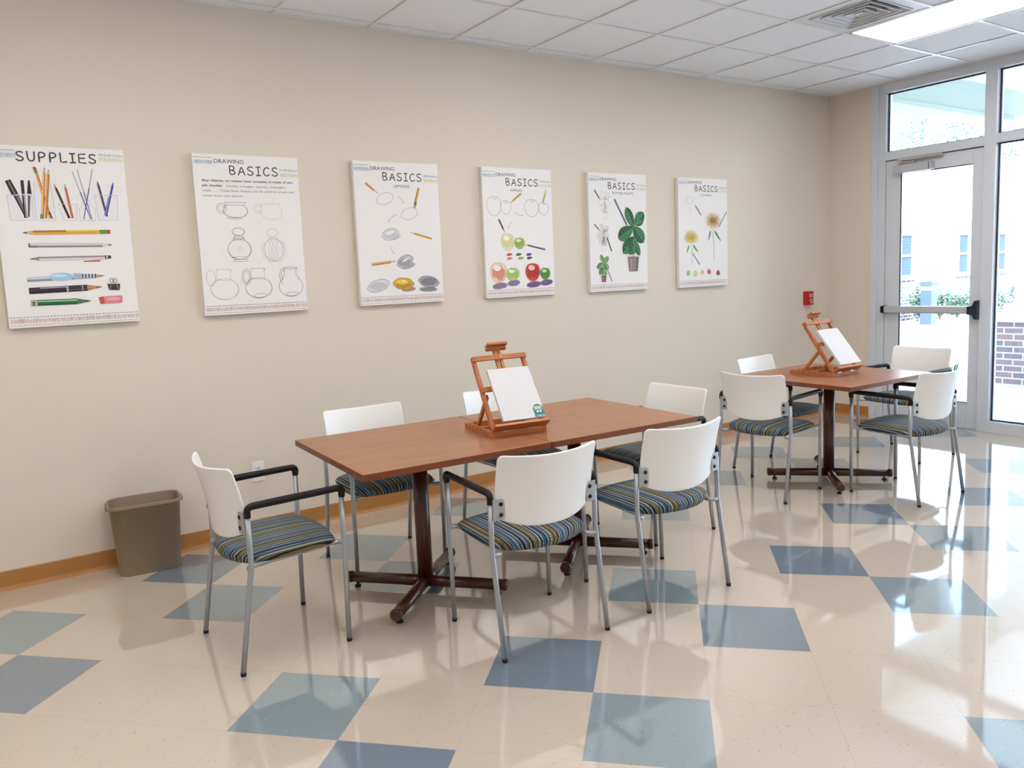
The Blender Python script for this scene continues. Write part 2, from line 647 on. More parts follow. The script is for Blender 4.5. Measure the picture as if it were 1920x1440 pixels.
# ceiling: lay-in tiles in a T-bar grid; cells with a light or the vent are left open
GX = [-0.598 - 0.6096 * k for k in range(17)] + [0.0]
GX = sorted(x for x in GX if x > XL) 
GX = [XL] + [x for x in GX if x > XL + 0.05]
GY = [0.0] + [-0.104 - 0.6096 * k for k in range(14) if -0.104 - 0.6096 * k > YF] + [YF]
VENT = (-2.4268, -1.3232)                      # left/back corner of the vent cell
LIGHT_COL = [-1.8172, -4.2556, -6.694, -9.1324]
LIGHT_ROW = [-1.3232, -4.3712]
fixture_cells = set()
fixture_pos = []
for lx in LIGHT_COL:
    for ly in LIGHT_ROW:
        if ly == -1.3232 and lx == -4.2556:
            pass
        fixture_pos.append((lx, ly))
        for k in range(2):
            fixture_cells.add((round(lx, 2), round(ly - 0.6096 * k, 2)))
vent_cell = (round(VENT[0], 2), round(VENT[1], 2))
bm = bmesh.new()
for i in range(len(GX) - 1):
    for j in range(len(GY) - 1):
        key = (round(GX[i], 2), round(GY[j], 2))
        if key in fixture_cells or key == vent_cell:
            continue
        add_box(bm, GX[i], GX[i + 1], GY[j + 1], GY[j], H + 0.006, H + 0.02, 0)
for x in GX[1:-1]:
    add_box(bm, x - 0.012, x + 0.012, YF, 0, H, H + 0.004, 1)
for j, y in enumerate(GY[1:-1], 1):
    for i in range(len(GX) - 1):
        a = (round(GX[i], 2), round(GY[j - 1], 2))
        b = (round(GX[i], 2), round(GY[j], 2))
        if a in fixture_cells and b in fixture_cells:
            continue
        add_box(bm, GX[i] + 0.012, GX[i + 1] - 0.012, y - 0.012, y + 0.012, H, H + 0.004, 1)
add_box(bm, XL, 0, -0.02, 0, H - 0.001, H + 0.004, 1)
add_box(bm, -0.02, 0, YF, 0, H - 0.001, H + 0.004, 1)
add_box(bm, XL, 0.0, YF, 0, H + 0.20, H + 0.24, 0)
structure(obj('ceiling', bm, [M['ceiling_tile'], M['ceiling_grid']]), 'white lay-in ceiling tiles in a white grid', 'ceiling')

def make_light(x, y, label, group=None):
    t = thing('ceiling_light', label, 'ceiling light', (x + 0.3048, y - 0.6096, H), 0, group)
    bm = bmesh.new()
    w, d = 0.292, 0.597
    for (x0, x1, y0, y1) in ((-w, w, -d, -d + 0.022), (-w, w, d - 0.022, d), (-w, -w + 0.022, -d, d), (w - 0.022, w, -d, d)):
        add_box(bm, x0, x1, y0, y1, 0.002, 0.05)
    add_box(bm, -w, w, -d, d, 0.05, 0.06)
    obj('frame', bm, M['ceiling_grid'], t)
    obj('diffuser', box(-w + 0.022, w - 0.022, -d + 0.022, d - 0.022, 0.006, 0.012), M['diffuser'], t)
    return t
for k, (lx, ly) in enumerate(fixture_pos):
    if k == 0:
        make_light(lx, ly, 'long bright rectangular light panel in the ceiling beside the square vent')
    else:
        make_light(lx, ly, 'rectangular ceiling light panel farther into the room', 'ceiling lights over the rest of the room')

def make_vent():
    cx, cy = VENT[0] + 0.3048, VENT[1] - 0.3048
    t = thing('ceiling_vent', 'square white louvred air vent in the ceiling beside the light', 'vent', (cx, cy, H))
    bm = bmesh.new()
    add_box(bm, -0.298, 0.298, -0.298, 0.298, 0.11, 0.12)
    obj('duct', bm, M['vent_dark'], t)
    def ring(bm, a_out, z_out, a_in, z_in, th=0.003):
        P = []
        for a, z in ((a_out, z_out), (a_in, z_in), (a_in, z_in + th), (a_out, z_out + th)):
            P.append([bm.verts.new((sx * a, sy * a, z)) for sx, sy in ((-1, -1), (1, -1), (1, 1), (-1, 1))])
        for i in range(4):
            A, B = P[i], P[(i + 1) % 4]
            for k in range(4):
                bm.faces.new((A[k], A[(k + 1) % 4], B[(k + 1) % 4], B[k]))
    bm = bmesh.new()
    ring(bm, 0.298, 0.004, 0.225, 0.004)
    ring(bm, 0.225, 0.004, 0.225, 0.10)
    obj('frame', bm, M['vent'], t)
    for k in range(4):
        a = 0.222 - k * 0.048
        bm = bmesh.new()
        ring(bm, a, 0.002, a - 0.024, 0.034)
        ring(bm, a + 0.003, -0.002, a - 0.004, -0.002)
        obj('louver', bm, M['vent'], t)
    bm = bmesh.new()
    ring(bm, 0.030, 0.004, 0.001, 0.024)
    obj('core', bm, M['vent'], t)
make_vent()

# rubber base along the walls
def baseboard(name, x0, y0, x1, y1, nx, ny):
    prof = [(0, 0), (0.02, 0), (0.018, 0.004), (0.010, 0.012), (0.006, 0.022), (0.005, 0.098), (0.003, 0.102), (0, 0.102)]
    bm = bmesh.new()
    A = [bm.verts.new((x0 + nx * a, y0 + ny * a, b)) for a, b in prof]
    B = [bm.verts.new((x1 + nx * a, y1 + ny * a, b)) for a, b in prof]
    n = len(prof)
    for i in range(n):
        bm.faces.new((A[i], A[(i + 1) % n], B[(i + 1) % n], B[i]))
    bm.faces.new(A)
    bm.faces.new(B)
    return structure(obj(name, bm, M['base']), 'orange-brown rubber base', 'baseboard')
baseboard('baseboard_back', XL, 0, 0, 0, 0, -1)
baseboard('baseboard_right', 0, -0.438, 0, -0.02, -1, 0)
baseboard('baseboard_left', XL, YF, XL, 0, 1, 0)

# ------------------------------------------------------------------ glazed entrance (plane x = 0)
def frame_bm(y0, y1, z0, z1, x0=0.0, x1=0.115):
    return box(x0, x1, min(y0, y1), max(y0, y1), z0, z1)
def trim(n, bm, lab=None):
    return structure(obj('trim_%d' % n, bm, M['white_frame'], bevel=0.0025), lab or 'white aluminium entrance frame member', 'window frame')
MUL = [-2.75, -3.98, -5.21]
bm = bmesh.new()
add_box(bm, -0.004, 0.115, -0.50, -0.438, 0.0, H)         # wide jamb with a step
add_box(bm, 0.018, 0.115, -0.566, -0.49, 0.0, H)
trim(1, bm, 'white jamb at the left of the glazed door')
bm = bmesh.new()
add_box(bm, -0.004, 0.115, -6.36, -0.566, 3.014, H - 0.001)
trim(2, bm, 'white head member under the ceiling')
bm = bmesh.new()
add_box(bm, 0.0, 0.115, -1.424, -0.566, 2.412, 2.488)
trim(3, bm, 'white transom bar above the door')
bm = bmesh.new()
add_box(bm, 0.0, 0.115, -6.36, -1.516, 2.424, 2.496)
trim(4, bm, 'white transom bar above the side windows')
bm = bmesh.new()
add_box(bm, -0.002, 0.117, -1.516, -1.424, 0.0, 3.02)
trim(5, bm, 'white mullion between the door and the side window')
k = 6
for y in MUL:
    trim(k, box(-0.002, 0.117, y - 0.07, y, 0.0, 3.02))
    k += 1
trim(k, box(-0.002, 0.117, -6.37, -6.28, 0.0, 3.02))
trim(k + 1, box(-0.004, 0.12, -6.28, -1.516, 0.0, 0.094), 'white sill member of the side window')

def add_gasket(bm, y0, y1, z0, z1, x0=0.052, x1=0.068, w=0.011):
    add_box(bm, x0, x1, y0, y0 + w, z0, z1)
    add_box(bm, x0, x1, y1 - w, y1, z0, z1)
    add_box(bm, x0, x1, y0, y1, z0, z0 + w)
    add_box(bm, x0, x1, y0, y1, z1 - w, z1)
wins = [(-1.424, -0.566, 2.488, 3.014), (-2.75, -1.516, 2.496, 3.014), (-2.75, -1.516, 0.094, 2.424)]
edges = [-2.82, -3.98], [-4.05, -5.21], [-5.28, -6.28]
for a, b in edges:
    wins.append((b, a, 2.496, 3.014))
    wins.append((b, a, 0.094, 2.424))
wl = {0: 'transom window above the glazed door', 1: 'transom window beside the door transom', 2: 'tall side window right of the door'}
for i, (y0, y1, z0, z1) in enumerate(wins):
    o = structure(obj('window_%d' % (i + 1), box(0.058, 0.062, y0 + 0.002, y1 - 0.002, z0 + 0.002, z1 - 0.002), M['glass']), wl.get(i, 'tall window farther along the glazed wall'), 'window')
    bm = bmesh.new()
    add_gasket(bm, y0, y1, z0, z1)
    obj('gasket', bm, M['gasket'], o)

# the door itself
bm = bmesh.new()
add_box(bm, 0.070, 0.112, -1.4235, -0.5665, 2.385, 2.4115)
add_box(bm, 0.070, 0.112, -0.590, -0.5665, 0.008, 2.385)
add_box(bm, 0.070, 0.112, -1.4235, -1.400, 0.008, 2.385)
structure(obj('trim_20', bm, M['white_frame']), 'white door stop around the glazed door', 'window frame')
door = bpy.data.objects.new('door_1', None)
COL.objects.link(door)
door.location = (0, 0, 0)
structure(door, 'white aluminium glazed door with a push bar', 'door')
DX0, DX1 = 0.024, 0.068
bm = bmesh.new()
add_box(bm, DX0, DX1, -0.700, -0.570, 0.008, 2.404)
add_box(bm, DX0, DX1, -1.421, -1.330, 0.008, 2.404)
add_box(bm, DX0, DX1, -1.330, -0.700, 2.283, 2.404)
add_box(bm, DX0, DX1, -1.330, -0.700, 0.008, 0.228)
obj('door_frame', bm, M['white_frame'], door, bevel=0.002)
obj('glass_pane', box(0.045, 0.049, -1.330, -0.700, 0.228, 2.283), M['glass'], door)
bm = bmesh.new()
add_gasket(bm, -1.330, -0.700, 0.228, 2.283, 0.040, 0.054, 0.007)
obj('gasket', bm, M['gasket'], door)
bm = bmesh.new()
add_prism(bm, [(DX0, 1.012), (-0.030, 1.016), (-0.040, 1.024), (-0.040, 1.068), (-0.030, 1.077), (DX0, 1.080)], -1.372, -0.600, 'xz')
pb = obj('push_bar', bm, M['closer'], door)
bm = bmesh.new()
add_prism(bm, [(DX0, 1.010), (-0.030, 1.014), (-0.042, 1.022), (-0.042, 1.070), (-0.030, 1.079), (DX0, 1.082)], -0.600, -0.566, 'xz')
obj('end_cap', bm, M['black'], pb)
bm = bmesh.new()
add_prism(bm, [(-1.343, 1.012), (-1.343, 1.080), (-1.385, 1.084), (-1.402, 1.125), (-1.424, 1.132), (-1.424, 0.966), (-1.402, 0.972), (-1.385, 1.006)], DX0, -0.052, 'yz')
obj('latch_housing', bm, M['dark_blue'], pb, bevel=0.003)
bm = bmesh.new()
add_box(bm, -0.045, DX0, -0.985, -0.672, 2.277, 2.352)
cl = obj('door_closer', bm, M['closer'], door, bevel=0.006)
bm = bmesh.new()
add_box(bm, -0.040, DX0, -1.012, -0.992, 2.282, 2.347)
obj('end_cap', bm, M['closer'], cl)
obj('end_gap', box(-0.038, DX0, -0.993, -0.984, 2.281, 2.348), M['dark_blue'], cl)
bm = bmesh.new()
add_box(bm, -0.022, 0.0, -1.10, -0.70, 2.386, 2.408)
add_box(bm, -0.034, -0.012, -0.86, -0.70, 2.362, 2.374)
add_tube(bm, [(-0.02, -0.73, 2.352), (-0.02, -0.73, 2.39)], 0.014)
obj('closer_arm', bm, M['chrome'], cl)

# ------------------------------------------------------------------ chairs
def leg_points(side, rear):
    y = 0.25 * side
    if rear:
        return [(0.0, y, 0.012), (0.058, y, 0.385), (0.066, y, 0.425), (0.066, y * 0.995, 0.635)]
    return [(0.452, y, 0.012), (0.458, y, 0.40), (0.460, y * 0.995, 0.640)]

def make_chair(name, label):
    t = thing(name, label, 'chair', (0, 0, 0), 0, 'white-backed armchairs with striped seats around the tables')
    # seat pad
    bm = bmesh.new()
    nu, nv = 22, 26
    def seat_pt(u, v, top):
        # u,v in [-1,1]; soften the corners of the plan
        cu = u * math.sqrt(max(0, 1 - 0.09 * v * v * abs(v)))
        cv = v * math.sqrt(max(0, 1 - 0.12 * u * u * abs(u)))
        xb = 0.085 - 0.075 * (1 - v * v)
        xf = 0.440 + 0.028 * (1 - v * v)
        x = xb + (xf - xb) * (cu + 1) / 2
        hw = 0.232 + 0.006 * u
        y = cv * hw
        e = max(0.0, 1 - abs(u) ** 8) ** 0.36 * max(0.0, 1 - abs(v) ** 8) ** 0.36
        if top:
            z = 0.446 + e * (0.024 + 0.010 * (1 - u * u) * (1 - v * v))
        else:
            z = 0.446 - e * (0.028 + 0.014 * (1 - u) / 2)
        z += -0.010 * max(0, (u - 0.5)) ** 2 * 4 * 0.5
        return (x, y, z)
    grid = {}
    def samp(k, n):
        a = -1 + 2 * k / n
        return math.sin(a * PI / 2) * 0.35 + a * 0.65
    for top in (True, False):
        for i in range(nu + 1):
            for j in range(nv + 1):
                edge = i in (0, nu) or j in (0, nv)
                if not top and edge:
                    grid[(top, i, j)] = grid[(True, i, j)]
                else:
                    grid[(top, i, j)] = bm.verts.new(seat_pt(samp(i, nu), samp(j, nv), top))
        for i in range(nu):
            for j in range(nv):
                q = [grid[(top, i, j)], grid[(top, i + 1, j)], grid[(top, i + 1, j + 1)], grid[(top, i, j + 1)]]
                bm.faces.new(q if top else q[::-1])
    obj('seat', bm, M['fabric'], t, smooth=True)
    # backrest shell
    bm = bmesh.new()
    ns, nt_ = 36, 22
    hw, rho = 0.232, 0.085
    verts = {}
    for i in range(ns + 1):
        a = -1 + 2 * i / ns
        s = math.copysign(1 - (1 - abs(a)) ** 1.35, a)
        zt = 0.822 - 0.0125 * (1 - s * s)
        if abs(s) > 1 - rho:
            k = (abs(s) - (1 - rho)) / rho
            zt -= 0.020 * (1 - math.sqrt(max(0, 1 - k * k)))
        zb = 0.512 + 0.052 * abs(s) ** 2.6
        if abs(s) > 1 - rho:
            k = (abs(s) - (1 - rho)) / rho
            zb += 0.012 * (1 - math.sqrt(max(0, 1 - k * k)))
        for j in range(nt_ + 1):
            tt = j / nt_
            z = zb + (zt - zb) * tt
            h = (z - 0.512) / 0.31
            xe = 0.078 - 0.018 * h - 0.040 * h ** 2.2       # side edge leans back
            x = xe - 0.062 * (1 - s * s)
            y = s * (hw - 0.004 * (1 - h))
            verts[(i, j)] = bm.verts.new((x, y, z))
    for i in range(ns):
        for j in range(nt_):
            bm.faces.new((verts[(i, j)], verts[(i + 1, j)], verts[(i + 1, j + 1)], verts[(i, j + 1)]))
    o = obj('backrest', bm, M['shell'], t, smooth=True)
    sd = o.modifiers.new('thick', 'SOLIDIFY')
    sd.thickness = 0.010
    sd.offset = 0.0
    bv = o.modifiers.new('edge', 'BEVEL')
    bv.width = 0.0035
    bv.segments = 2
    bv.limit_method = 'ANGLE'
    bv.angle_limit = math.radians(50)
    # legs, each its own mesh with its glide
    for side in (1, -1):
        for rear in (True, False):
            bm = bmesh.new()
            add_tube(bm, round_path(leg_points(side, rear), 0.05, 5), 0.0108, 14)
            lg = obj('leg', bm, M['silver'], t)
            p = leg_points(side, rear)[0]
            bm = bmesh.new()
            add_tube(bm, [(p[0], p[1], 0.0), (p[0], p[1], 0.014)], [0.0105, 0.0118], 14)
            obj('glide', bm, M['black_rubber'], lg)
        # arm grip
        y = 0.249 * side
        bm = bmesh.new()
        pts = round_path([(0.066, y, 0.622), (0.066, y, 0.664), (0.20, y * 1.012, 0.666), (0.463, y * 1.012, 0.667), (0.461, y, 0.628)],
                         [0.030, 0.06, 0.030], 7)
        rr = []
        for i, p in enumerate(pts):
            k = i / (len(pts) - 1)
            rr.append(0.0132 + 0.0018 * math.sin(PI * k) ** 2 + (0.002 if 0.72 < k < 0.97 else 0))
        add_tube(bm, pts, rr, 14)
        obj('arm_grip', bm, M['black'], t)
        # bracket with two screws
        bm = bmesh.new()
        yo, yi = 0.246 * side, 0.196 * side
        a, b = min(yo, yi), max(yo, yi)
        cs = (0, 0, 1, 1) if side > 0 else (1, 1, 0, 0)
        add_prism(bm, rrect(a, b, 0.556, 0.642, 0.013, 5, cs), 0.0, 0.005, 'yz')
        for v in bm.verts:
            v.co.x += 0.050 - 0.10 * (0.25 - abs(v.co.y))
        br = obj('bracket', bm, M['bracket'], t, bevel=0.001)
        for z in (0.578, 0.621):
            bm = bmesh.new()
            yy = 0.213 * side
            add_tube(bm, [(0.0485, yy, z), (0.0435, yy, z), (0.0425, yy, z)], [0.0085, 0.0085, 0.006], 16)
            obj('screw', bm, M['black_rubber'], br)
    # under-seat rails
    bm = bmesh.new()
    for side in (1, -1):
        add_tube(bm, round_path([(0.459, 0.248 * side, 0.428), (0.452, 0.212 * side, 0.428), (0.40, 0.205 * side, 0.424), (0.10, 0.205 * side, 0.414), (0.063, 0.212 * side, 0.412), (0.063, 0.248 * side, 0.412)], 0.02, 4), 0.0098, 12)
    add_tube(bm, [(0.36, -0.205, 0.422), (0.36, 0.205, 0.422)], 0.009, 10)
    add_tube(bm, [(0.14, -0.205, 0.415), (0.14, 0.205, 0.415)], 0.009, 10)
    obj('seat_rail', bm, M['silver'], t)
    return t

# rear-leg midpoint on the floor and heading (degrees)
CH = [
    ((-6.393, -1.467), 2.6, 'armchair at the left end of the long table, nearest the waste bin'),
    ((-5.360, -0.657), -92.4, 'armchair behind the long table on its left half, back to the wall'),
    ((-4.478, -0.668), -92.4, 'armchair behind the easel of the long table, mostly hidden'),
    ((-3.674, -1.465), 178.6, 'armchair at the right end of the long table, pushed under it'),
    ((-5.269, -2.285), 85.4, 'armchair in front of the long table, left one seen from behind'),
    ((-4.516, -2.305), 87.7, 'armchair in front of the long table, right one seen from behind'),
    ((-2.228, -0.842), -84.5, 'armchair between the far square table and the poster wall'),
    ((-3.005, -1.432), 7.8, 'armchair at the left side of the far square table'),
    ((-2.199, -2.253), 88.6, 'armchair in front of the far square table'),
    ((-0.968, -1.470), 177.6, 'armchair between the far square table and the glazed door'),
]
chair0 = make_chair('armchair', 'chair')
for k, ((x, y), deg, lab) in enumerate(CH):
    c = chair0 if k == 0 else dup(chair0)
    c.location = (x, y, 0)
    c.rotation_euler = (0, 0, math.radians(deg))
    c['label'] = 'white-backed striped ' + lab

# ------------------------------------------------------------------ tables
def make_table(name, label):
    t = thing(name, label, 'table', (0, 0, 0), 0)
    h = 0.457
    top = obj('tabletop', box(-h, h, -h, h, 0.716, 0.7438), M['table_top'], t, bevel=0.0015)
    bm = bmesh.new()
    for (x0, x1, y0, y1) in ((-h - 0.0008, -h + 0.001, -h, h), (h - 0.001, h + 0.0008, -h, h), (-h, h, -h - 0.0008, -h + 0.001), (-h, h, h - 0.001, h + 0.0008)):
        add_box(bm, x0, x1, y0, y1, 0.7155, 0.7425)
    obj('edge_band', bm, M['table_edge'], top)
    bm = bmesh.new()
    add_tube(bm, [(0, 0, 0.045), (0, 0, 0.69)], 0.037, 28)
    obj('column', bm, M['table_base'], t)
    bm = bmesh.new()
    add_box(bm, -0.19, 0.19, -0.19, 0.19, 0.70, 0.7155)
    add_tube(bm, [(0, 0, 0.66), (0, 0, 0.70)], [0.05, 0.10], 24)
    obj('mounting_plate', bm, M['table_base'], t)
    for q in range(4):
        a = PI / 4 + q * PI / 2
        c, s = math.cos(a), math.sin(a)
        bm = bmesh.new()
        pts = [(0, 0, 0.052), (c * 0.10, s * 0.10, 0.052), (c * 0.395, s * 0.395, 0.050)]
        add_tube(bm, pts, [0.029, 0.028, 0.026], 18)
        f = obj('foot', bm, M['table_base'], t)
        bm = bmesh.new()
        add_tube(bm, [(c * 0.385, s * 0.385, 0.051), (c * 0.405, s * 0.405, 0.050), (c * 0.411, s * 0.411, 0.0495)], [0.0285, 0.0285, 0.020], 18)
        obj('end_cap', bm, M['table_base'], f)
        bm = bmesh.new()
        add_tube(bm, [(c * 0.36, s * 0.36, 0.0), (c * 0.36, s * 0.36, 0.009), (c * 0.36, s * 0.36, 0.010), (c * 0.36, s * 0.36, 0.03)], [0.016, 0.016, 0.006, 0.006], 14)
        obj('levelling_glide', bm, M['black_rubber'], f)
    return t
tA = make_table('square_table', 'cherry-brown square table, left half of the long pair, nearest the waste bin')
tA.location = (-5.4135, -1.4265, 0)
tA.rotation_euler = (0, 0, -0.0455)
tA2 = dup(tA)
tA2.location = (-4.4960, -1.4700, 0.0)
tA2['label'] = 'cherry-brown square table, right half of the long pair, under the second posters'
tB = dup(tA)
tB.location = (-2.2635, -1.513, 0)
tB.rotation_euler = (0, 0, -0.0169)
tB['label'] = 'cherry-brown square table standing alone near the glazed door'

# ------------------------------------------------------------------ tabletop easels
TZ = 0.7438
def make_easel(name, label, x, y, rz, lean):
    """local x: along the front, y: towards the back, z: up; origin at the front middle of the base"""
    t = thing(name, label, 'easel', (x, y, TZ), rz, 'wooden tabletop easels')
    W, D, HB = 0.148, 0.330, 0.027
    E, EX = M['easel'], M['easel_x']
    for s in (-1, 1):
        bm = bmesh.new()
        x0, x1 = (s * W, s * (W - 0.018))
        add_box(bm, min(x0, x1), max(x0, x1), 0, D, 0, HB)
        for k in range(6):                      # ratchet teeth
            yy = 0.12 + k * 0.030
            add_prism(bm, [(yy, HB), (yy + 0.018, HB), (yy + 0.018, HB + 0.006), (yy + 0.012, HB + 0.006)], min(x0, x1) + 0.002, max(x0, x1) - 0.002, 'yz')
        obj('base_side', bm, E, t, bevel=0.001)
    for (ya, yb, zt_) in ((0.0, 0.014, HB - 0.001), (D - 0.016, D, HB - 0.001), (0.225, 0.243, 0.012)):
        obj('base_rail', box(-W + 0.018, W - 0.018, ya, yb, 0, zt_), EX, t, bevel=0.001)
    sn, cs = math.sin(lean), math.cos(lean)
    def P(xx, along, out=0.0):
        """point on the leaning frame: along the rails, out in front of them"""
        return Vector((xx, 0.010 + along * sn - out * cs, HB + 0.012 + along * cs + out * sn))
    def lbox(bm, x0, x1, a0, a1, o0, o1):
        vs = [bm.verts.new(P(a, b, c)) for (a, b, c) in ((x0, a0, o0), (x1, a0, o0), (x1, a1, o0), (x0, a1, o0), (x0, a0, o1), (x1, a0, o1), (x1, a1, o1), (x0, a1, o1))]
        for q in ((0, 3, 2, 1), (4, 5, 6, 7), (0, 1, 5, 4), (1, 2, 6, 5), (2, 3, 7, 6), (3, 0, 4, 7)):
            bm.faces.new([vs[i] for i in q])
    LEN = 0.385
    for s in (-1, 1):
        bm = bmesh.new()
        x0, x1 = s * (W - 0.020), s * (W - 0.002)
        lbox(bm, min(x0, x1), max(x0, x1), -0.012, LEN, -0.011, 0.011)
        r = obj('side_rail', bm, E, t, bevel=0.001)
        bm = bmesh.new()
        p = P(s * (W - 0.002), 0.0)
        add_tube(bm, [p, p + Vector((s * 0.003, 0, 0))], 0.003, 10)
        obj('screw', bm, M['black_rubber'], r)
    # crossbar with screws and knob
    bm = bmesh.new()
    lbox(bm, -W, W, LEN - 0.026, LEN, 0.011, 0.021)
    cb = obj('crossbar', bm, EX, t, bevel=0.001)
    for xx in (-W + 0.012, W - 0.012):
        bm = bmesh.new()
        add_tube(bm, [P(xx, LEN - 0.012, 0.021), P(xx, LEN - 0.012, 0.0225)], 0.0028, 10)
        obj('screw', bm, M['black_rubber'], cb)
    bm = bmesh.new()
    add_tube(bm, [P(0.004, LEN - 0.013, 0.021), P(0.004, LEN - 0.013, 0.024)], 0.006, 14)
    obj('knob', bm, M['brass'], cb)
    # mast and top holder
    bm = bmesh.new()
    lbox(bm, -0.020, -0.004, 0.20, LEN + 0.050, -0.004, 0.009)
    lbox(bm, 0.004, 0.020, 0.20, LEN + 0.050, -0.004, 0.009)
    lbox(bm, -0.019, 0.019, LEN, LEN + 0.05, -0.006, 0.007)
    obj('mast', bm, E, t, bevel=0.001)
    bm = bmesh.new()
    lbox(bm, -0.054, 0.054, LEN + 0.046, LEN + 0.060, 0.000, 0.044)
    lbox(bm, -0.054, 0.054, LEN + 0.034, LEN + 0.047, -0.006, 0.016)
    obj('top_holder', bm, EX, t, bevel=0.0015)
    # middle bar with wing nut
    bm = bmesh.new()
    lbox(bm, -W + 0.003, W - 0.003, 0.190, 0.216, 0.011, 0.022)
    mb = obj('middle_bar', bm, EX, t, bevel=0.001)
    for s in (-1, 1):
        bm = bmesh.new()
        add_tube(bm, [P(s * (W - 0.012), 0.203, 0.022), P(s * (W - 0.012), 0.203, 0.0235)], 0.003, 10)
        obj('screw', bm, M['black_rubber'], mb)
    bm = bmesh.new()
    for al in (0.168, 0.180):
        add_tube(bm, [P(-W + 0.019, al), P(-W + 0.034, al)], 0.0022, 8)
    add_tube(bm, [P(-W + 0.019, 0.174), P(-W + 0.026, 0.174)], 0.006, 10)
    obj('wing_nut', bm, M['black_rubber'], mb)
    # support legs down to the ratchet
    for s in (-1, 1):
        bm = bmesh.new()
        xx0, xx1 = s * (W - 0.036), s * (W - 0.021)
        a = P(0, 0.172)
        yb, zb = 0.212 + (lean - 0.53) * 0.35, HB - 0.002
        d = Vector((0, yb - a.y, zb - a.z)).normalized()
        nn = Vector((0, -d.z, d.y)) * 0.009
        q = [Vector((0, a.y, a.z)) - nn, Vector((0, a.y, a.z)) + nn, Vector((0, yb, zb)) + nn, Vector((0, yb, zb)) - nn]
        add_prism(bm, [(v.y, v.z) for v in q], min(xx0, xx1), max(xx0, xx1), 'yz')
        obj('support_leg', bm, E, t, bevel=0.001)
    # tray board standing out from the foot of the frame
    bm = bmesh.new()
    prof = [(0.001, HB + 0.001), (0.014, HB + 0.008), (-0.036, HB + 0.045), (-0.048, HB + 0.036)]
    n = len(prof)
    A = [bm.verts.new((-W, a, b)) for a, b in prof]
    B = [bm.verts.new((W, a, b)) for a, b in prof]
    for i in range(n):
        bm.faces.new((A[i], A[(i + 1) % n], B[(i + 1) % n], B[i]))
    bm.faces.new(A)
    bm.faces.new(B)
    tr = obj('tray', bm, EX, t, bevel=0.001)
    for xx in (-0.075, 0.065):
        bm = bmesh.new()
        add_box(bm, xx - 0.018, xx + 0.018, -0.003, 0.004, HB - 0.003, HB + 0.003)
        obj('hinge', bm, M['chrome'], tr)
    return t, P

def make_blank_canvas(label, easel, P, x0, x1, a0, a1, sticker):
    """a stretched canvas leaning on the easel, top-level; its frame is the easel's"""
    bm = bmesh.new()
    o0, o1 = 0.0235, 0.0395
    P0 = P
    def P(a, b, c):                  # the canvas stands a little forward on the tray
        return P0(a, b, c + 0.020 * (1 - (b - a0) / (a1 - a0)))
    vs = [bm.verts.new(P(a, b, c)) for (a, b, c) in ((x0, a0, o0), (x1, a0, o0), (x1, a1, o0), (x0, a1, o0), (x0, a0, o1), (x1, a0, o1), (x1, a1, o1), (x0, a1, o1))]
    for q in ((0, 3, 2, 1), (4, 5, 6, 7), (0, 1, 5, 4), (1, 2, 6, 5), (2, 3, 7, 6), (3, 0, 4, 7)):
        bm.faces.new([vs[i] for i in q])
    c = obj('blank_canvas', bm, M['canvas_blank'], bevel=0.0015)
    c.location = easel.location
    c.rotation_euler = easel.rotation_euler
    tag(c, label, 'canvas', 'blank stretched canvases on the easels')
    if sticker:
        xr = x1 - 0.001
        xl = xr - 0.056
        hgt = 0.070
        bm = bmesh.new()
        pts = [(xl, a0 + 0.002), (xr, a0 + 0.002)]
        for k in range(15):
            an = PI * k / 14
            pts.append(((xl + xr) / 2 + 0.028 * math.cos(an), a0 + hgt - 0.028 + 0.028 * math.sin(an)))
        A = [bm.verts.new(P(a, b, o1 + 0.0006)) for a, b in pts]
        bm.faces.new(A)
        bm.normal_update()
        lb = obj('label_sticker', bm, M['teal'], c)
        art = Art()
        art.origin = lambda u, v, d: P(xl + u, a0 + v, o1 + 0.0009 + d)
        def blk(u0, u1, v0, v1, col):
            art.poly([(u0, v0), (u1, v0), (u1, v1), (u0, v1)], col)
        rnd = random.Random(5)
        u = 0.008
        while u < 0.046:
            blk(u, u + 0.0042, 0.052, 0.0585, (250, 214, 214))
            u += 0.0056
        u = 0.009
        while u < 0.047:
            blk(u, u + 0.0052, 0.0435, 0.0505, (222, 240, 140))
            u += 0.0066
        blk(0.006, 0.050, 0.0385, 0.0400, (220, 240, 240))
        blk(0.016, 0.0255, 0.026, 0.035, (246, 250, 250))
        art.ellipse(0.036, 0.0305, 0.0052, 0.0052, (246, 250, 250))
        for k, cc in enumerate(((224, 120, 120), (240, 180, 130), (246, 220, 160), (230, 230, 220), (214, 130, 110), (240, 240, 230))):
            art.ellipse(0.010 + k * 0.0075, 0.007, 0.0034, 0.0030, cc)
        art.finish('label_print', lb)
    return c

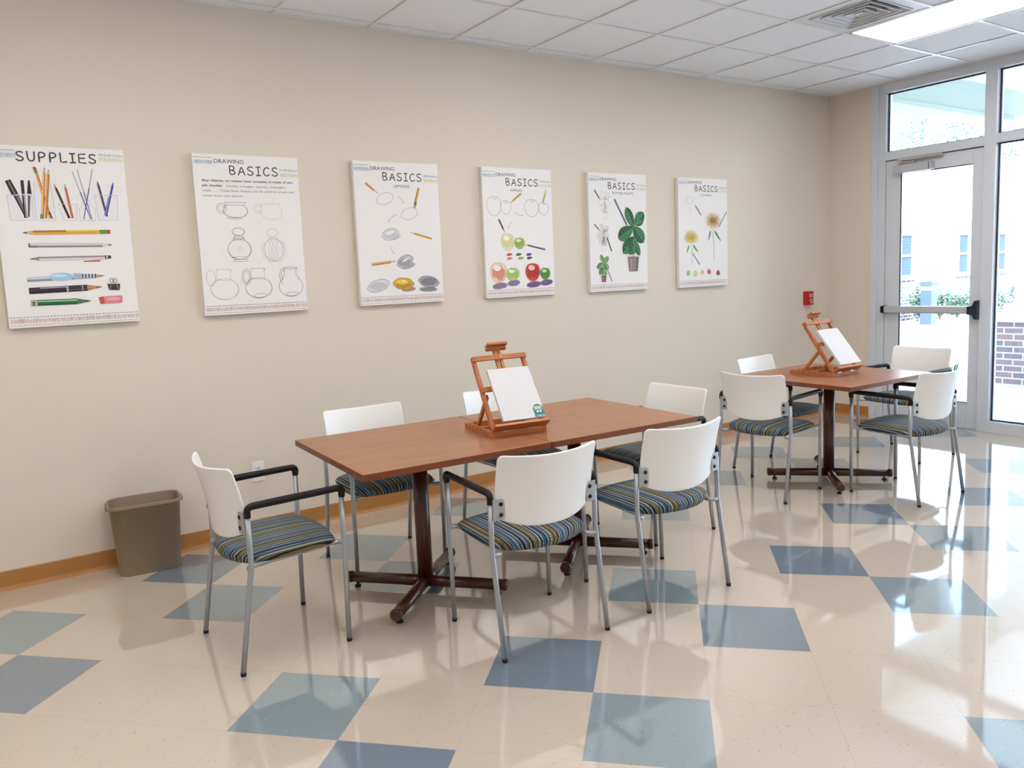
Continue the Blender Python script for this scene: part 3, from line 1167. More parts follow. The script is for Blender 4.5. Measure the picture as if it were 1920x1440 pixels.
# ------------------------------------------------------------------ printed artwork (flat colour shapes on a canvas)
class Art:
    STEP = 0.000012
    def __init__(self):
        self.bm = bmesh.new()
        self.col = self.bm.loops.layers.float_color.new('ink')
        self.n = 0
        self.origin = lambda u, v, d: Vector((u, -0.0004 - d, -v))
        self.rnd = random.Random(3)
    def poly(self, pts, rgb, keep=False):
        if not keep:
            self.n += 1
        d = self.n * self.STEP
        vs = [self.bm.verts.new(self.origin(u, v, d)) for u, v in pts]
        try:
            f = self.bm.faces.new(vs)
        except ValueError:
            return
        c = lin(rgb)
        for l in f.loops:
            l[self.col] = c
    def stroke(self, pts, w, rgb, caps=True, closed=False, taper=False):
        self.n += 1
        P = [Vector((a, b)) for a, b in pts]
        if closed:
            P.append(P[0])
        n = len(P)
        L, Rr = [], []
        for i in range(n):
            if i == 0:
                t = P[1] - P[0] if not closed else P[1] - P[-2]
            elif i == n - 1:
                t = P[-1] - P[-2] if not closed else P[1] - P[-2]
            else:
                t = P[i + 1] - P[i - 1]
            if t.length < 1e-9:
                t = Vector((1, 0))
            t.normalize()
            hw = w / 2
            if taper:
                hw *= 0.25 + 0.75 * math.sin(PI * (i + 0.5) / n)
            nn = Vector((-t.y, t.x)) * hw
            L.append(P[i] + nn)
            Rr.append(P[i] - nn)
        for i in range(n - 1):
            self.poly([L[i], L[i + 1], Rr[i + 1], Rr[i]], rgb, True)
        if caps and not closed:
            for p in (P[0], P[-1]):
                self.poly([(p.x + w / 2 * math.cos(a * PI / 5), p.y + w / 2 * math.sin(a * PI / 5)) for a in range(10)], rgb, True)
    def epts(self, cx, cy, rx, ry, rot=0.0, n=28, a0=0, a1=360, wob=0.0):
        out = []
        r = math.radians(rot)
        for k in range(n + (0 if a1 - a0 == 360 else 1)):
            a = math.radians(a0 + (a1 - a0) * k / n)
            q = 1 + wob * math.sin(3 * a + 1) + wob * 0.5 * math.sin(5 * a)
            x, y = rx * math.cos(a) * q, ry * math.sin(a) * q
            out.append((cx + x * math.cos(r) - y * math.sin(r), cy + x * math.sin(r) + y * math.cos(r)))
        return out
    def ellipse(self, cx, cy, rx, ry, rgb, rot=0.0, wob=0.0, n=28):
        self.poly(self.epts(cx, cy, rx, ry, rot, n, wob=wob), rgb)
    def ring(self, cx, cy, rx, ry, rgb, w=0.0014, rot=0.0, wob=0.0, twice=False):
        self.stroke(self.epts(cx, cy, rx, ry, rot, 36, wob=wob), w, rgb, closed=True)
        if twice:
            self.stroke(self.epts(cx + 0.0015, cy - 0.001, rx * 1.015, ry * 0.985, rot + 4, 36, wob=wob), w * 0.7, rgb, closed=True)
    def arc(self, cx, cy, rx, ry, a0, a1, rgb, w=0.0014, rot=0.0):
        self.stroke(self.epts(cx, cy, rx, ry, rot, 14, a0, a1), w, rgb)
    def bar(self, x0, y0, x1, y1, w0, w1, rgb):
        d = Vector((x1 - x0, y1 - y0)).normalized()
        n = Vector((-d.y, d.x))
        self.poly([(x0 + n.x * w0 / 2, y0 + n.y * w0 / 2), (x1 + n.x * w1 / 2, y1 + n.y * w1 / 2),
                   (x1 - n.x * w1 / 2, y1 - n.y * w1 / 2), (x0 - n.x * w0 / 2, y0 - n.y * w0 / 2)], rgb)
    def pencil(self, x0, y0, x1, y1, w, body, tip=(60, 56, 60), end=None, wood_=(222, 180, 140), blunt=False):
        """point at (x1,y1)"""
        v = Vector((x1 - x0, y1 - y0))
        L = v.length
        d = v / L
        n = Vector((-d.y, d.x))
        tl = 0 if blunt else min(w * 2.2, L * 0.3)
        ex, ey = x1 - d.x * tl, y1 - d.y * tl
        self.bar(x0, y0, ex, ey, w, w, body)
        dk = tuple(int(c * 0.72) for c in body)
        lt = tuple(min(255, int(c * 1.18 + 14)) for c in body)
        self.bar(x0 + n.x * w * 0.33, y0 + n.y * w * 0.33, ex + n.x * w * 0.33, ey + n.y * w * 0.33, w * 0.3, w * 0.3, dk)
        self.bar(x0 - n.x * w * 0.22, y0 - n.y * w * 0.22, ex - n.x * w * 0.22, ey - n.y * w * 0.22, w * 0.2, w * 0.2, lt)
        if not blunt:
            self.bar(ex, ey, x1, y1, w, w * 0.08, wood_)
            k = 0.38
            self.bar(x1 - d.x * tl * k, y1 - d.y * tl * k, x1, y1, w * k, w * 0.08, tip)
        if end:
            e1 = min(w * 1.5, L * 0.12)
            self.bar(x0, y0, x0 + d.x * e1, y0 + d.y * e1, w * 1.02, w * 1.02, end[0])
            self.bar(x0 + d.x * e1, y0 + d.y * e1, x0 + d.x * e1 * 2.2, y0 + d.y * e1 * 2.2, w * 1.04, w * 1.04, end[1])
    def hatch(self, u0, u1, va0, va1, vb0, vb1, n, rgb, w, jit=0.002, cols=None):
        """n short near-vertical ticks between two slanted lines"""
        for k in range(n):
            t = (k + 0.5) / n
            u = u0 + (u1 - u0) * t
            a = va0 + (va1 - va0) * t + self.rnd.uniform(-jit, jit)
            b = vb0 + (vb1 - vb0) * t + self.rnd.uniform(-jit, jit)
            c = rgb if cols is None else cols[self.rnd.randrange(len(cols))]
            self.bar(u + self.rnd.uniform(-0.0008, 0.0008), a, u + self.rnd.uniform(-0.001, 0.001), b, w * self.rnd.uniform(0.7, 1.2), w * 0.7, c)
            self.n -= 1
        self.n += 1
    def dashes(self, u0, u1, v0, v1, n, rgb, w=0.0022):
        for k in range(n):
            t0, t1 = (k + 0.12) / n, (k + 0.72) / n
            self.bar(u0 + (u1 - u0) * t0, v0 + (v1 - v0) * t0, u0 + (u1 - u0) * t1, v0 + (v1 - v0) * t1, w, w, rgb)
            self.n -= 1
        self.n += 1
    def arrow(self, x0, y0, x1, y1, bend, rgb=(110, 110, 116)):
        m = Vector(((x0 + x1) / 2, (y0 + y1) / 2))
        d = Vector((x1 - x0, y1 - y0))
        c = m + Vector((-d.y, d.x)) * bend
        pts = []
        for k in range(9):
            t = k / 8
            pts.append(((1 - t) ** 2 * x0 + 2 * t * (1 - t) * c.x + t * t * x1, (1 - t) ** 2 * y0 + 2 * t * (1 - t) * c.y + t * t * y1))
        self.stroke(pts, 0.0019, rgb)
        e = (Vector((x1, y1)) - c).normalized()
        for s in (1, -1):
            q = Vector((e.x * math.cos(2.6 * s) - e.y * math.sin(2.6 * s), e.x * math.sin(2.6 * s) + e.y * math.cos(2.6 * s)))
            self.stroke([(x1, y1), (x1 + q.x * 0.009, y1 + q.y * 0.009)], 0.0013, rgb)
    def scribble(self, cx, cy, rx, ry, n, rgb, w=0.0012, ang=60, rot=0.0, jit=0.2):
        """hatching strokes clipped to an ellipse"""
        r = math.radians(ang)
        for k in range(n):
            o = -0.92 + 1.84 * (k + 0.5) / n
            h = math.sqrt(max(0, 1 - o * o))
            a, b = -h * self.rnd.uniform(1 - jit, 1), h * self.rnd.uniform(1 - jit * 2, 1)
            def q(s):
                x, y = s * math.cos(r) - o * math.sin(r), s * math.sin(r) + o * math.cos(r)
                return (cx + x * rx, cy + y * ry)
            self.stroke([q(a), q((a + b) / 2), q(b)], w, rgb, caps=False)
            self.n -= 1
        self.n += 1
    def leaf(self, x0, y0, x1, y1, w, rgb, vein=None, outline=None, fat=0.62):
        d = Vector((x1 - x0, y1 - y0))
        n = Vector((-d.y, d.x)).normalized()
        up, dn = [], []
        for k in range(13):
            t = k / 12
            hw = w / 2 * (max(0.0, math.sin(PI * t ** fat)) ** 0.62)
            c = Vector((x0, y0)) + d * t
            up.append(c + n * hw)
            dn.append(c - n * hw)
        pts = up + dn[::-1][1:-1]
        if rgb:
            self.poly(pts, rgb)
            dk = tuple(int(c * 0.72) for c in rgb)
            self.poly([p for p in up] + [Vector((x0, y0)) + d * (k / 12) for k in range(11, 0, -1)], dk)
        if outline:
            self.stroke(pts, 0.0012, outline, closed=True)
        if vein:
            self.stroke([(x0, y0), (x0 + d.x * 0.95, y0 + d.y * 0.95)], 0.0016, vein)
            for k in range(2, 10, 2):
                t = k / 12
                hw = w / 2 * (math.sin(PI * t ** fat) ** 0.8) * 0.8
                c = Vector((x0, y0)) + d * t
                for s in (1, -1):
                    e = c + n * hw * s + d * 0.09
                    self.stroke([c, e], 0.0012, vein, caps=False)
    def text(self, s, u0, u1, v0, v1, rgb, bold=False, squeeze=True):
        """fit a line of the built-in typeface into a box (u0..u1, cap height v0..v1)"""
        cu = bpy.data.curves.new('t', 'FONT')
        cu.body = s
        cu.size = 1.0
        cu.resolution_u = 3
        if bold:
            cu.offset = 0.018
        to = bpy.data.objects.new('t', cu)
        COL.objects.link(to)
        dg = bpy.context.evaluated_depsgraph_get()
        me = bpy.data.meshes.new_from_object(to.evaluated_get(dg))
        bpy.data.objects.remove(to)
        xs = [v.co.x for v in me.vertices]
        cap = 0.73
        sx = (u1 - u0) / (max(xs) - min(xs))
        sy = (v1 - v0) / cap
        x0 = min(xs)
        self.n += 1
        d = self.n * self.STEP
        vs = [self.bm.verts.new(self.origin(u0 + (v.co.x - x0) * sx, v1 - v.co.y * sy, d)) for v in me.vertices]
        c = lin(rgb)
        for p in me.polygons:
            try:
                f = self.bm.faces.new([vs[i] for i in p.vertices])
            except ValueError:
                continue
            for l in f.loops:
                l[self.col] = c
        bpy.data.meshes.remove(me)
        bpy.data.curves.remove(cu)
    GL = {
        'S': [[(0.86, 0.10), (0.62, 0.0), (0.30, 0.04), (0.10, 0.20), (0.16, 0.38), (0.50, 0.50), (0.84, 0.64), (0.90, 0.82), (0.66, 0.97), (0.34, 1.0), (0.06, 0.86)]],
        'U': [[(0.06, 0.0), (0.06, 0.55), (0.20, 0.90), (0.50, 1.0), (0.80, 0.90), (0.92, 0.60), (0.92, 0.0)]],
        'P': [[(0.12, 1.0), (0.10, 0.04), (0.50, 0.0), (0.86, 0.12), (0.88, 0.34), (0.62, 0.52), (0.12, 0.58)]],
        'L': [[(0.10, 0.0), (0.10, 0.97), (0.45, 1.0), (0.92, 0.93)]],
        'I': [[(0.08, 0.02), (0.92, 0.0)], [(0.50, 0.02), (0.50, 0.98)], [(0.05, 1.0), (0.95, 0.98)]],
        'E': [[(0.92, 0.0), (0.10, 0.04), (0.10, 0.96), (0.95, 1.0)], [(0.12, 0.48), (0.82, 0.46)]],
        'B': [[(0.12, 0.0), (0.12, 1.0), (0.55, 0.98), (0.90, 0.84), (0.86, 0.62), (0.50, 0.48), (0.14, 0.46)], [(0.12, 0.0), (0.50, 0.0), (0.80, 0.14), (0.78, 0.34), (0.50, 0.48)]],
        'A': [[(0.02, 1.0), (0.28, 0.50), (0.52, 0.0), (0.76, 0.50), (0.98, 1.0)], [(0.20, 0.66), (0.82, 0.64)]],
        'C': [[(0.92, 0.14), (0.66, 0.0), (0.34, 0.12), (0.08, 0.45), (0.12, 0.78), (0.40, 1.0), (0.70, 0.98), (0.94, 0.84)]],
    }
    def hand(self, s, u0, u1, v0, v1, w, rgb):
        adv = {'I': 0.62, 'L': 0.78}
        ws = [adv.get(ch, 0.86) for ch in s]
        gap = 0.30
        tot = sum(ws) + gap * (len(s) - 1)
        k = (u1 - u0) / tot
        u = u0
        for ch, cw in zip(s, ws):
            for st in self.GL[ch]:
                # smooth the polyline a little
                P = [Vector((u + a * cw * k, v0 + b * (v1 - v0))) for a, b in st]
                if len(P) > 4:
                    Q = [P[0]]
                    for i in range(len(P) - 1):
                        Q.append(P[i] * 0.75 + P[i + 1] * 0.25)
                        Q.append(P[i] * 0.25 + P[i + 1] * 0.75)
                    Q.append(P[-1])
                    P = Q
                self.stroke(P, w, rgb)
            u += (cw + gap) * k
    def finish(self, name, parent):
        me = bpy.data.meshes.new(name)
        self.bm.to_mesh(me)
        self.bm.free()
        me.materials.append(M['ink'])
        o = bpy.data.objects.new(name, me)
        COL.objects.link(o)
        o.parent = parent
        return o

INK = (62, 60, 66)
PG = (120, 120, 128)
LG = (178, 178, 186)
GOLD = (214, 158, 66)
def common(A, dv=0.0, title=True, fade=0.0):
    def F(c):
        return tuple(int(x + (240 - x) * fade) for x in c)
    A.dashes(0.004, 0.112, 0.025 + dv, 0.025 + dv, 9, F((128, 84, 74)), 0.0030)
    A.hatch(0.004, 0.110, 0.040 + dv, 0.040 + dv, 0.061 + dv, 0.061 + dv, 26, None, 0.0026, 0.002, [F((150, 186, 214)), F((170, 200, 224)), F((130, 160, 190))])
    if title:
        A.text('DRAWING', 0.118, 0.287, 0.030 + dv, 0.054 + dv, (52, 52, 56))
        A.hand('BASICS', 0.199, 0.486, 0.068 + dv, 0.117 + dv, 0.0062, (58, 58, 64))
        a, b = 0.074 + dv, 0.100 + dv
        u0 = 0.496
    else:
        a, b = 0.024 + dv, 0.043 + dv
        u0 = 0.488
    A.hatch(u0, 0.606, a, a + 0.004, a + 0.012, a + 0.016, 17, None, 0.0030, 0.002, [F((110, 150, 196)), F((90, 130, 170)), F((150, 180, 206))])
    A.hatch(u0, 0.606, b, b + 0.004, b + 0.020, b + 0.022, 20, None, 0.0030, 0.002, [F((214, 214, 130)), F((196, 200, 110)), F((226, 220, 150))])
    A.dashes(0.004, 0.607, 0.861, 0.864, 40, F((64, 62, 70)), 0.0030)
    A.hatch(0.006, 0.607, 0.871, 0.873, 0.891, 0.894, 88, None, 0.0030, 0.002, [F((196, 130, 116)), F((176, 106, 96)), F((210, 150, 140)), F((150, 110, 110))])
    A.dashes(0.006, 0.604, 0.902, 0.904, 44, F((110, 100, 106)), 0.0022)

def lemon(A, cx, cy, rx, ry, rot, line, w=0.0013, fill=None, shade=None):
    pts = []
    r = math.radians(rot)
    for k in range(40):
        a = 2 * PI * k / 40
        e = 1 + 0.17 * max(0, math.cos(a)) ** 26 + 0.17 * max(0, -math.cos(a)) ** 26
        ca, sa = math.cos(a), math.sin(a)
        x, y = rx * 0.86 * math.copysign(abs(ca) ** 0.82, ca) * e, ry * math.copysign(abs(sa) ** 0.80, sa)
        pts.append((cx + x * math.cos(r) - y * math.sin(r), cy + x * math.sin(r) + y * math.cos(r)))
    if fill:
        A.poly(pts, fill)
    A.stroke(pts, w, line, closed=True)
    return pts

def art_supplies(A):
    common(A, 0.0, False)
    A.hand('SUPPLIES', 0.112, 0.476, 0.030, 0.076, 0.0075, (84, 74, 80))
    g = (176, 178, 190)
    def jar(u0, u1, b0, b1, v0, v1):
        A.poly([(u0, v0), (u1, v0), (b1, v1), (b0, v1)], (238, 237, 241))
        A.stroke([(u0, v0), (b0, v1), (b1, v1), (u1, v0)], 0.0018, g)
        A.stroke([(u0 - 0.002, v0), (u1 + 0.002, v0)], 0.0024, (198, 198, 208))
        A.stroke([(b0 + 0.004, v1 - 0.010), (b1 - 0.004, v1 - 0.010)], 0.0012, g)
    # markers
    A.poly([(0.056, 0.248), (0.164, 0.246), (0.162, 0.373), (0.059, 0.373)], (237, 236, 240))
    A.bar(0.066, 0.174, 0.092, 0.245, 0.026, 0.030, (54, 42, 50))
    A.bar(0.069, 0.180, 0.092, 0.242, 0.005, 0.006, (150, 140, 148))
    A.bar(0.095, 0.246, 0.130, 0.358, 0.026, 0.010, (120, 110, 118))
    A.bar(0.089, 0.250, 0.126, 0.358, 0.007, 0.006, (52, 40, 48))
    A.bar(0.128, 0.172, 0.127, 0.240, 0.014, 0.014, (48, 38, 44))
    A.bar(0.127, 0.242, 0.126, 0.360, 0.014, 0.014, (60, 42, 50))
    A.bar(0.130, 0.242, 0.129, 0.356, 0.003, 0.003, (214, 206, 212))
    A.bar(0.158, 0.172, 0.154, 0.240, 0.008, 0.020, (44, 34, 42))
    A.bar(0.152, 0.245, 0.140, 0.355, 0.012, 0.008, (104, 92, 100))
    A.stroke([(0.056, 0.248), (0.059, 0.373), (0.162, 0.373), (0.164, 0.246)], 0.0018, g)
    A.stroke([(0.054, 0.247), (0.166, 0.246)], 0.003, (206, 204, 212))
    # pencil jar
    A.poly([(0.174, 0.216), (0.254, 0.214), (0.259, 0.372), (0.172, 0.373)], (238, 237, 241))
    A.pencil(0.236, 0.362, 0.190, 0.108, 0.013, (222, 148, 70), blunt=True)
    A.bar(0.186, 0.104, 0.190, 0.120, 0.013, 0.013, (196, 80, 70))
    A.bar(0.190, 0.120, 0.194, 0.134, 0.013, 0.013, (84, 140, 80))
    A.pencil(0.199, 0.364, 0.233, 0.104, 0.013, (228, 168, 84), (110, 80, 60))
    A.pencil(0.214, 0.362, 0.251, 0.113, 0.013, (222, 140, 66), (60, 70, 80))
    A.bar(0.196, 0.364, 0.199, 0.340, 0.014, 0.014, (110, 150, 80))
    A.bar(0.232, 0.330, 0.245, 0.362, 0.012, 0.004, (90, 80, 70))
    for v in (0.182, 0.196, 0.207):
        A.stroke([(0.177, v), (0.253, v - 0.002)], 0.002, (206, 206, 214))
    A.stroke([(0.178, 0.181), (0.180, 0.210), (0.174, 0.222), (0.172, 0.373), (0.259, 0.372), (0.256, 0.222), (0.251, 0.210), (0.252, 0.179)], 0.0018, g)
    # pen cup
    A.pencil(0.322, 0.360, 0.268, 0.186, 0.011, (58, 44, 50), (176, 110, 70), wood_=(196, 130, 90))
    A.pencil(0.336, 0.360, 0.316, 0.184, 0.011, (222, 108, 76), (90, 96, 104), wood_=(160, 160, 168))
    A.bar(0.300, 0.290, 0.322, 0.360, 0.012, 0.009, (40, 32, 38))
    A.stroke([(0.279, 0.288), (0.297, 0.372), (0.355, 0.372), (0.362, 0.289)], 0.0018, g)
    A.stroke([(0.277, 0.288), (0.364, 0.289)], 0.0026, (206, 204, 212))
    # brushes
    A.pencil(0.422, 0.366, 0.356, 0.118, 0.0035, (150, 160, 190), (110, 110, 116))
    A.pencil(0.427, 0.366, 0.380, 0.105, 0.0035, (150, 156, 180), (80, 80, 90))
    A.pencil(0.388, 0.366, 0.454, 0.098, 0.0042, (150, 150, 176), (150, 110, 80))
    A.bar(0.422, 0.366, 0.385, 0.225, 0.003, 0.005, (64, 76, 150))
    A.bar(0.388, 0.366, 0.428, 0.205, 0.003, 0.005, (64, 76, 150))
    A.bar(0.427, 0.366, 0.402, 0.225, 0.003, 0.005, (80, 96, 170))
    A.stroke([(0.393, 0.271), (0.393, 0.292), (0.374, 0.308), (0.371, 0.372), (0.443, 0.372), (0.447, 0.308), (0.424, 0.292), (0.423, 0.270), (0.393, 0.271)], 0.0018, g)
    # ballpoints
    A.poly([(0.450, 0.240), (0.561, 0.239), (0.551, 0.371), (0.459, 0.372)], (237, 236, 240))
    A.pencil(0.500, 0.350, 0.470, 0.166, 0.011, (70, 70, 84), (40, 40, 50), wood_=(60, 60, 70))
    A.pencil(0.496, 0.348, 0.547, 0.170, 0.010, (58, 68, 160), (50, 50, 120), wood_=(70, 80, 170))
    A.bar(0.491, 0.345, 0.520, 0.250, 0.010, 0.010, (120, 130, 190))
    A.stroke([(0.450, 0.240), (0.459, 0.372), (0.551, 0.371), (0.561, 0.239)], 0.0018, g)
    A.stroke([(0.448, 0.240), (0.563, 0.239)], 0.0026, (206, 204, 212))
    # lying tools
    A.pencil(0.508, 0.431, 0.105, 0.434, 0.021, (222, 150, 50), (60, 60, 60))
    A.bar(0.30, 0.426, 0.455, 0.425, 0.007, 0.007, (232, 214, 90))
    A.bar(0.508, 0.431, 0.492, 0.431, 0.019, 0.019, (190, 74, 66))
    A.bar(0.492, 0.431, 0.458, 0.432, 0.021, 0.021, (92, 150, 60))
    A.pencil(0.124, 0.498, 0.511, 0.500, 0.021, (196, 186, 196), (70, 64, 74), wood_=(226, 220, 226))
    A.bar(0.124, 0.498, 0.132, 0.498, 0.021, 0.021, (120, 100, 112))
    A.bar(0.133, 0.504, 0.165, 0.504, 0.005, 0.005, (90, 80, 90))
    A.pencil(0.470, 0.565, 0.123, 0.566, 0.019, (200, 190, 200), (80, 74, 80), wood_=(140, 132, 140))
    A.bar(0.470, 0.564, 0.500, 0.564, 0.018, 0.016, (60, 60, 66))
    A.bar(0.476, 0.564, 0.484, 0.564, 0.014, 0.014, (200, 200, 204))
    A.bar(0.366, 0.584, 0.446, 0.583, 0.004, 0.009, (206, 100, 84))
    A.bar(0.366, 0.585, 0.420, 0.585, 0.003, 0.003, (130, 60, 60))
    # water brush
    A.pencil(0.101, 0.670, 0.458, 0.662, 0.022, (178, 190, 208), (150, 120, 80), wood_=(196, 150, 100))
    A.ellipse(0.256, 0.661, 0.056, 0.021, (164, 208, 234))
    A.ellipse(0.245, 0.655, 0.038, 0.008, (206, 232, 246))
    A.bar(0.312, 0.660, 0.350, 0.660, 0.030, 0.026, (170, 186, 214))
    A.bar(0.350, 0.661, 0.420, 0.662, 0.026, 0.018, (206, 210, 222))
    for k in range(5):
        A.bar(0.352 + k * 0.015, 0.661, 0.358 + k * 0.015, 0.661, 0.022, 0.020, (60, 60, 84))
    # fountain pen
    A.pencil(0.104, 0.728, 0.441, 0.721, 0.032, (52, 38, 46), (150, 90, 50), wood_=(206, 140, 90))
    A.bar(0.155, 0.716, 0.276, 0.714, 0.004, 0.004, (200, 190, 200))
    A.bar(0.274, 0.722, 0.283, 0.722, 0.034, 0.034, (190, 180, 190))
    A.bar(0.345, 0.723, 0.352, 0.723, 0.030, 0.028, (170, 160, 170))
    A.bar(0.283, 0.730, 0.390, 0.728, 0.005, 0.004, (110, 96, 104))
    # green pencil
    A.pencil(0.107, 0.790, 0.382, 0.792, 0.030, (40, 118, 66), (60, 60, 60), wood_=(84, 110, 84))
    A.bar(0.140, 0.783, 0.318, 0.785, 0.005, 0.005, (190, 220, 190))
    A.bar(0.107, 0.790, 0.136, 0.790, 0.026, 0.030, (188, 184, 150))
    A.bar(0.114, 0.792, 0.124, 0.792, 0.018, 0.018, (96, 90, 90))
    # binder clip and eraser
    A.poly([(0.468, 0.706), (0.531, 0.708), (0.526, 0.741), (0.475, 0.739)], (58, 54, 62))
    A.ring(0.490, 0.690, 0.008, 0.012, (90, 88, 94), 0.0026)
    A.ring(0.509, 0.690, 0.008, 0.012, (90, 88, 94), 0.0026)
    A.stroke([(0.484, 0.712), (0.481, 0.736)], 0.0022, (210, 208, 214))
    A.stroke([(0.515, 0.712), (0.520, 0.736)], 0.0022, (210, 208, 214))
    A.poly([(0.420, 0.776), (0.436, 0.772), (0.528, 0.770), (0.537, 0.776), (0.534, 0.806), (0.526, 0.811), (0.426, 0.811)], (226, 140, 148))
    A.poly([(0.420, 0.776), (0.444, 0.772), (0.446, 0.810), (0.426, 0.811)], (208, 84, 82))
    A.ellipse(0.49, 0.787, 0.034, 0.009, (238, 176, 182))

def art_shapes(A):
    common(A, -0.004)
    c = (66, 66, 72)
    A.text('Any objects, no matter how complex, is made of sim-', 0.043, 0.575, 0.141, 0.154, c, bold=True)
    A.text('ple shades.', 0.043, 0.158, 0.169, 0.182, c, bold=True)
    A.text('Circles, triangles, squares, rectangles,', 0.178, 0.526, 0.171, 0.183, (110, 110, 116))
    A.text('ovals. . . . These basic shapes can be used to simply and', 0.043, 0.573, 0.198, 0.210, (110, 110, 116))
    A.text('break down any objects.', 0.043, 0.270, 0.227, 0.238, (110, 110, 116))
    D, G_ = (86, 86, 92), (176, 176, 182)
    # two cups
    A.ring(0.139, 0.305, 0.027, 0.029, D, 0.0016)
    A.ring(0.140, 0.305, 0.017, 0.018, D, 0.0012)
    A.ring(0.217, 0.317, 0.069, 0.043, D, 0.0016, twice=True)
    A.poly([(0.160, 0.268), (0.284, 0.268), (0.274, 0.284), (0.164, 0.284)], (240, 240, 242))
    A.stroke([(0.159, 0.271), (0.283, 0.269), (0.268, 0.286), (0.166, 0.284), (0.159, 0.271)], 0.0016, D)
    A.ring(0.208, 0.360, 0.043, 0.006, D, 0.0014)
    A.arc(0.350, 0.303, 0.027, 0.026, 20, 340, G_, 0.0016)
    A.arc(0.350, 0.303, 0.015, 0.015, 20, 340, G_, 0.0014)
    A.stroke([(0.368, 0.275), (0.375, 0.288), (0.360, 0.315), (0.372, 0.345), (0.395, 0.365), (0.462, 0.368), (0.488, 0.345), (0.494, 0.318), (0.478, 0.292), (0.486, 0.274), (0.368, 0.275)], 0.0016, G_)
    # two bottles
    A.ring(0.223, 0.438, 0.035, 0.022, D, 0.0017, twice=True)
    A.ring(0.223, 0.470, 0.030, 0.006, D, 0.0014)
    A.ring(0.223, 0.480, 0.036, 0.005, D, 0.0014)
    A.stroke([(0.203, 0.458), (0.200, 0.476)], 0.0014, D)
    A.stroke([(0.243, 0.458), (0.246, 0.476)], 0.0014, D)
    A.ring(0.223, 0.539, 0.066, 0.059, D, 0.0018, twice=True)
    A.ring(0.224, 0.603, 0.042, 0.007, D, 0.0016)
    A.arc(0.224, 0.590, 0.044, 0.010, 180, 360, D, 0.0014)
    A.scribble(0.228, 0.540, 0.018, 0.022, 5, (200, 200, 206), 0.0011, 70)
    A.ring(0.424, 0.444, 0.032, 0.023, G_, 0.0018, wob=0.03)
    A.stroke([(0.398, 0.474), (0.452, 0.474), (0.455, 0.482), (0.394, 0.482), (0.398, 0.474)], 0.0015, G_)
    A.ring(0.425, 0.545, 0.062, 0.064, G_, 0.0018, twice=True)
    for k in range(5):
        o = -0.045 + k * 0.022
        A.arc(0.425 + o, 0.545, 0.03, 0.058, 100, 250, (190, 190, 196), 0.0016)
        A.arc(0.425 + o, 0.545, 0.03, 0.058, -70, 80, (200, 200, 206), 0.0014)
    A.stroke([(0.392, 0.606), (0.386, 0.614), (0.470, 0.614), (0.464, 0.606)], 0.0018, G_)
    # three jugs
    for i, (cx, col, w) in enumerate(((0.120, (150, 150, 156), 0.0015), (0.318, (116, 116, 122), 0.0016), (0.514, (78, 78, 84), 0.0018))):
        r = 0.078 if i < 2 else 0.074
        A.ring(cx, 0.766, r, 0.061, col, w, twice=(i < 2))
        if i < 2:
            A.ring(cx - 0.072 + i * 0.004, 0.700, 0.025, 0.046, col, w)
            if i == 1:
                A.ring(cx - 0.068, 0.700, 0.016, 0.036, col, w)
            A.stroke([(cx - 0.039, 0.652), (cx + 0.038, 0.652), (cx + 0.038, 0.716), (cx - 0.039, 0.712), (cx - 0.039, 0.652)], w, col)
            A.stroke([(cx + 0.038, 0.668), (cx + 0.046, 0.656), (cx + 0.038, 0.651)], w, col)
        else:
            A.poly([(cx - 0.036, 0.66), (cx + 0.036, 0.66), (cx + 0.044, 0.72), (cx - 0.046, 0.72)], (240, 240, 243))
            A.stroke([(cx - 0.038, 0.655), (cx - 0.034, 0.690), (cx - 0.052, 0.722)], w, col)
            A.stroke([(cx + 0.044, 0.655), (cx + 0.034, 0.680), (cx + 0.038, 0.700), (cx + 0.056, 0.726)], w, col)
            A.ring(cx + 0.002, 0.656, 0.041, 0.006, col, w)
            A.stroke([(cx - 0.036, 0.662), (cx - 0.058, 0.660), (cx - 0.068, 0.700), (cx - 0.060, 0.735), (cx - 0.048, 0.752)], w, col)
            A.stroke([(cx - 0.036, 0.672), (cx - 0.050, 0.672), (cx - 0.057, 0.700), (cx - 0.050, 0.728)], w, col)
        if i:
            A.ring(cx + 0.006, 0.812, 0.040, 0.011, col, w * 0.9)

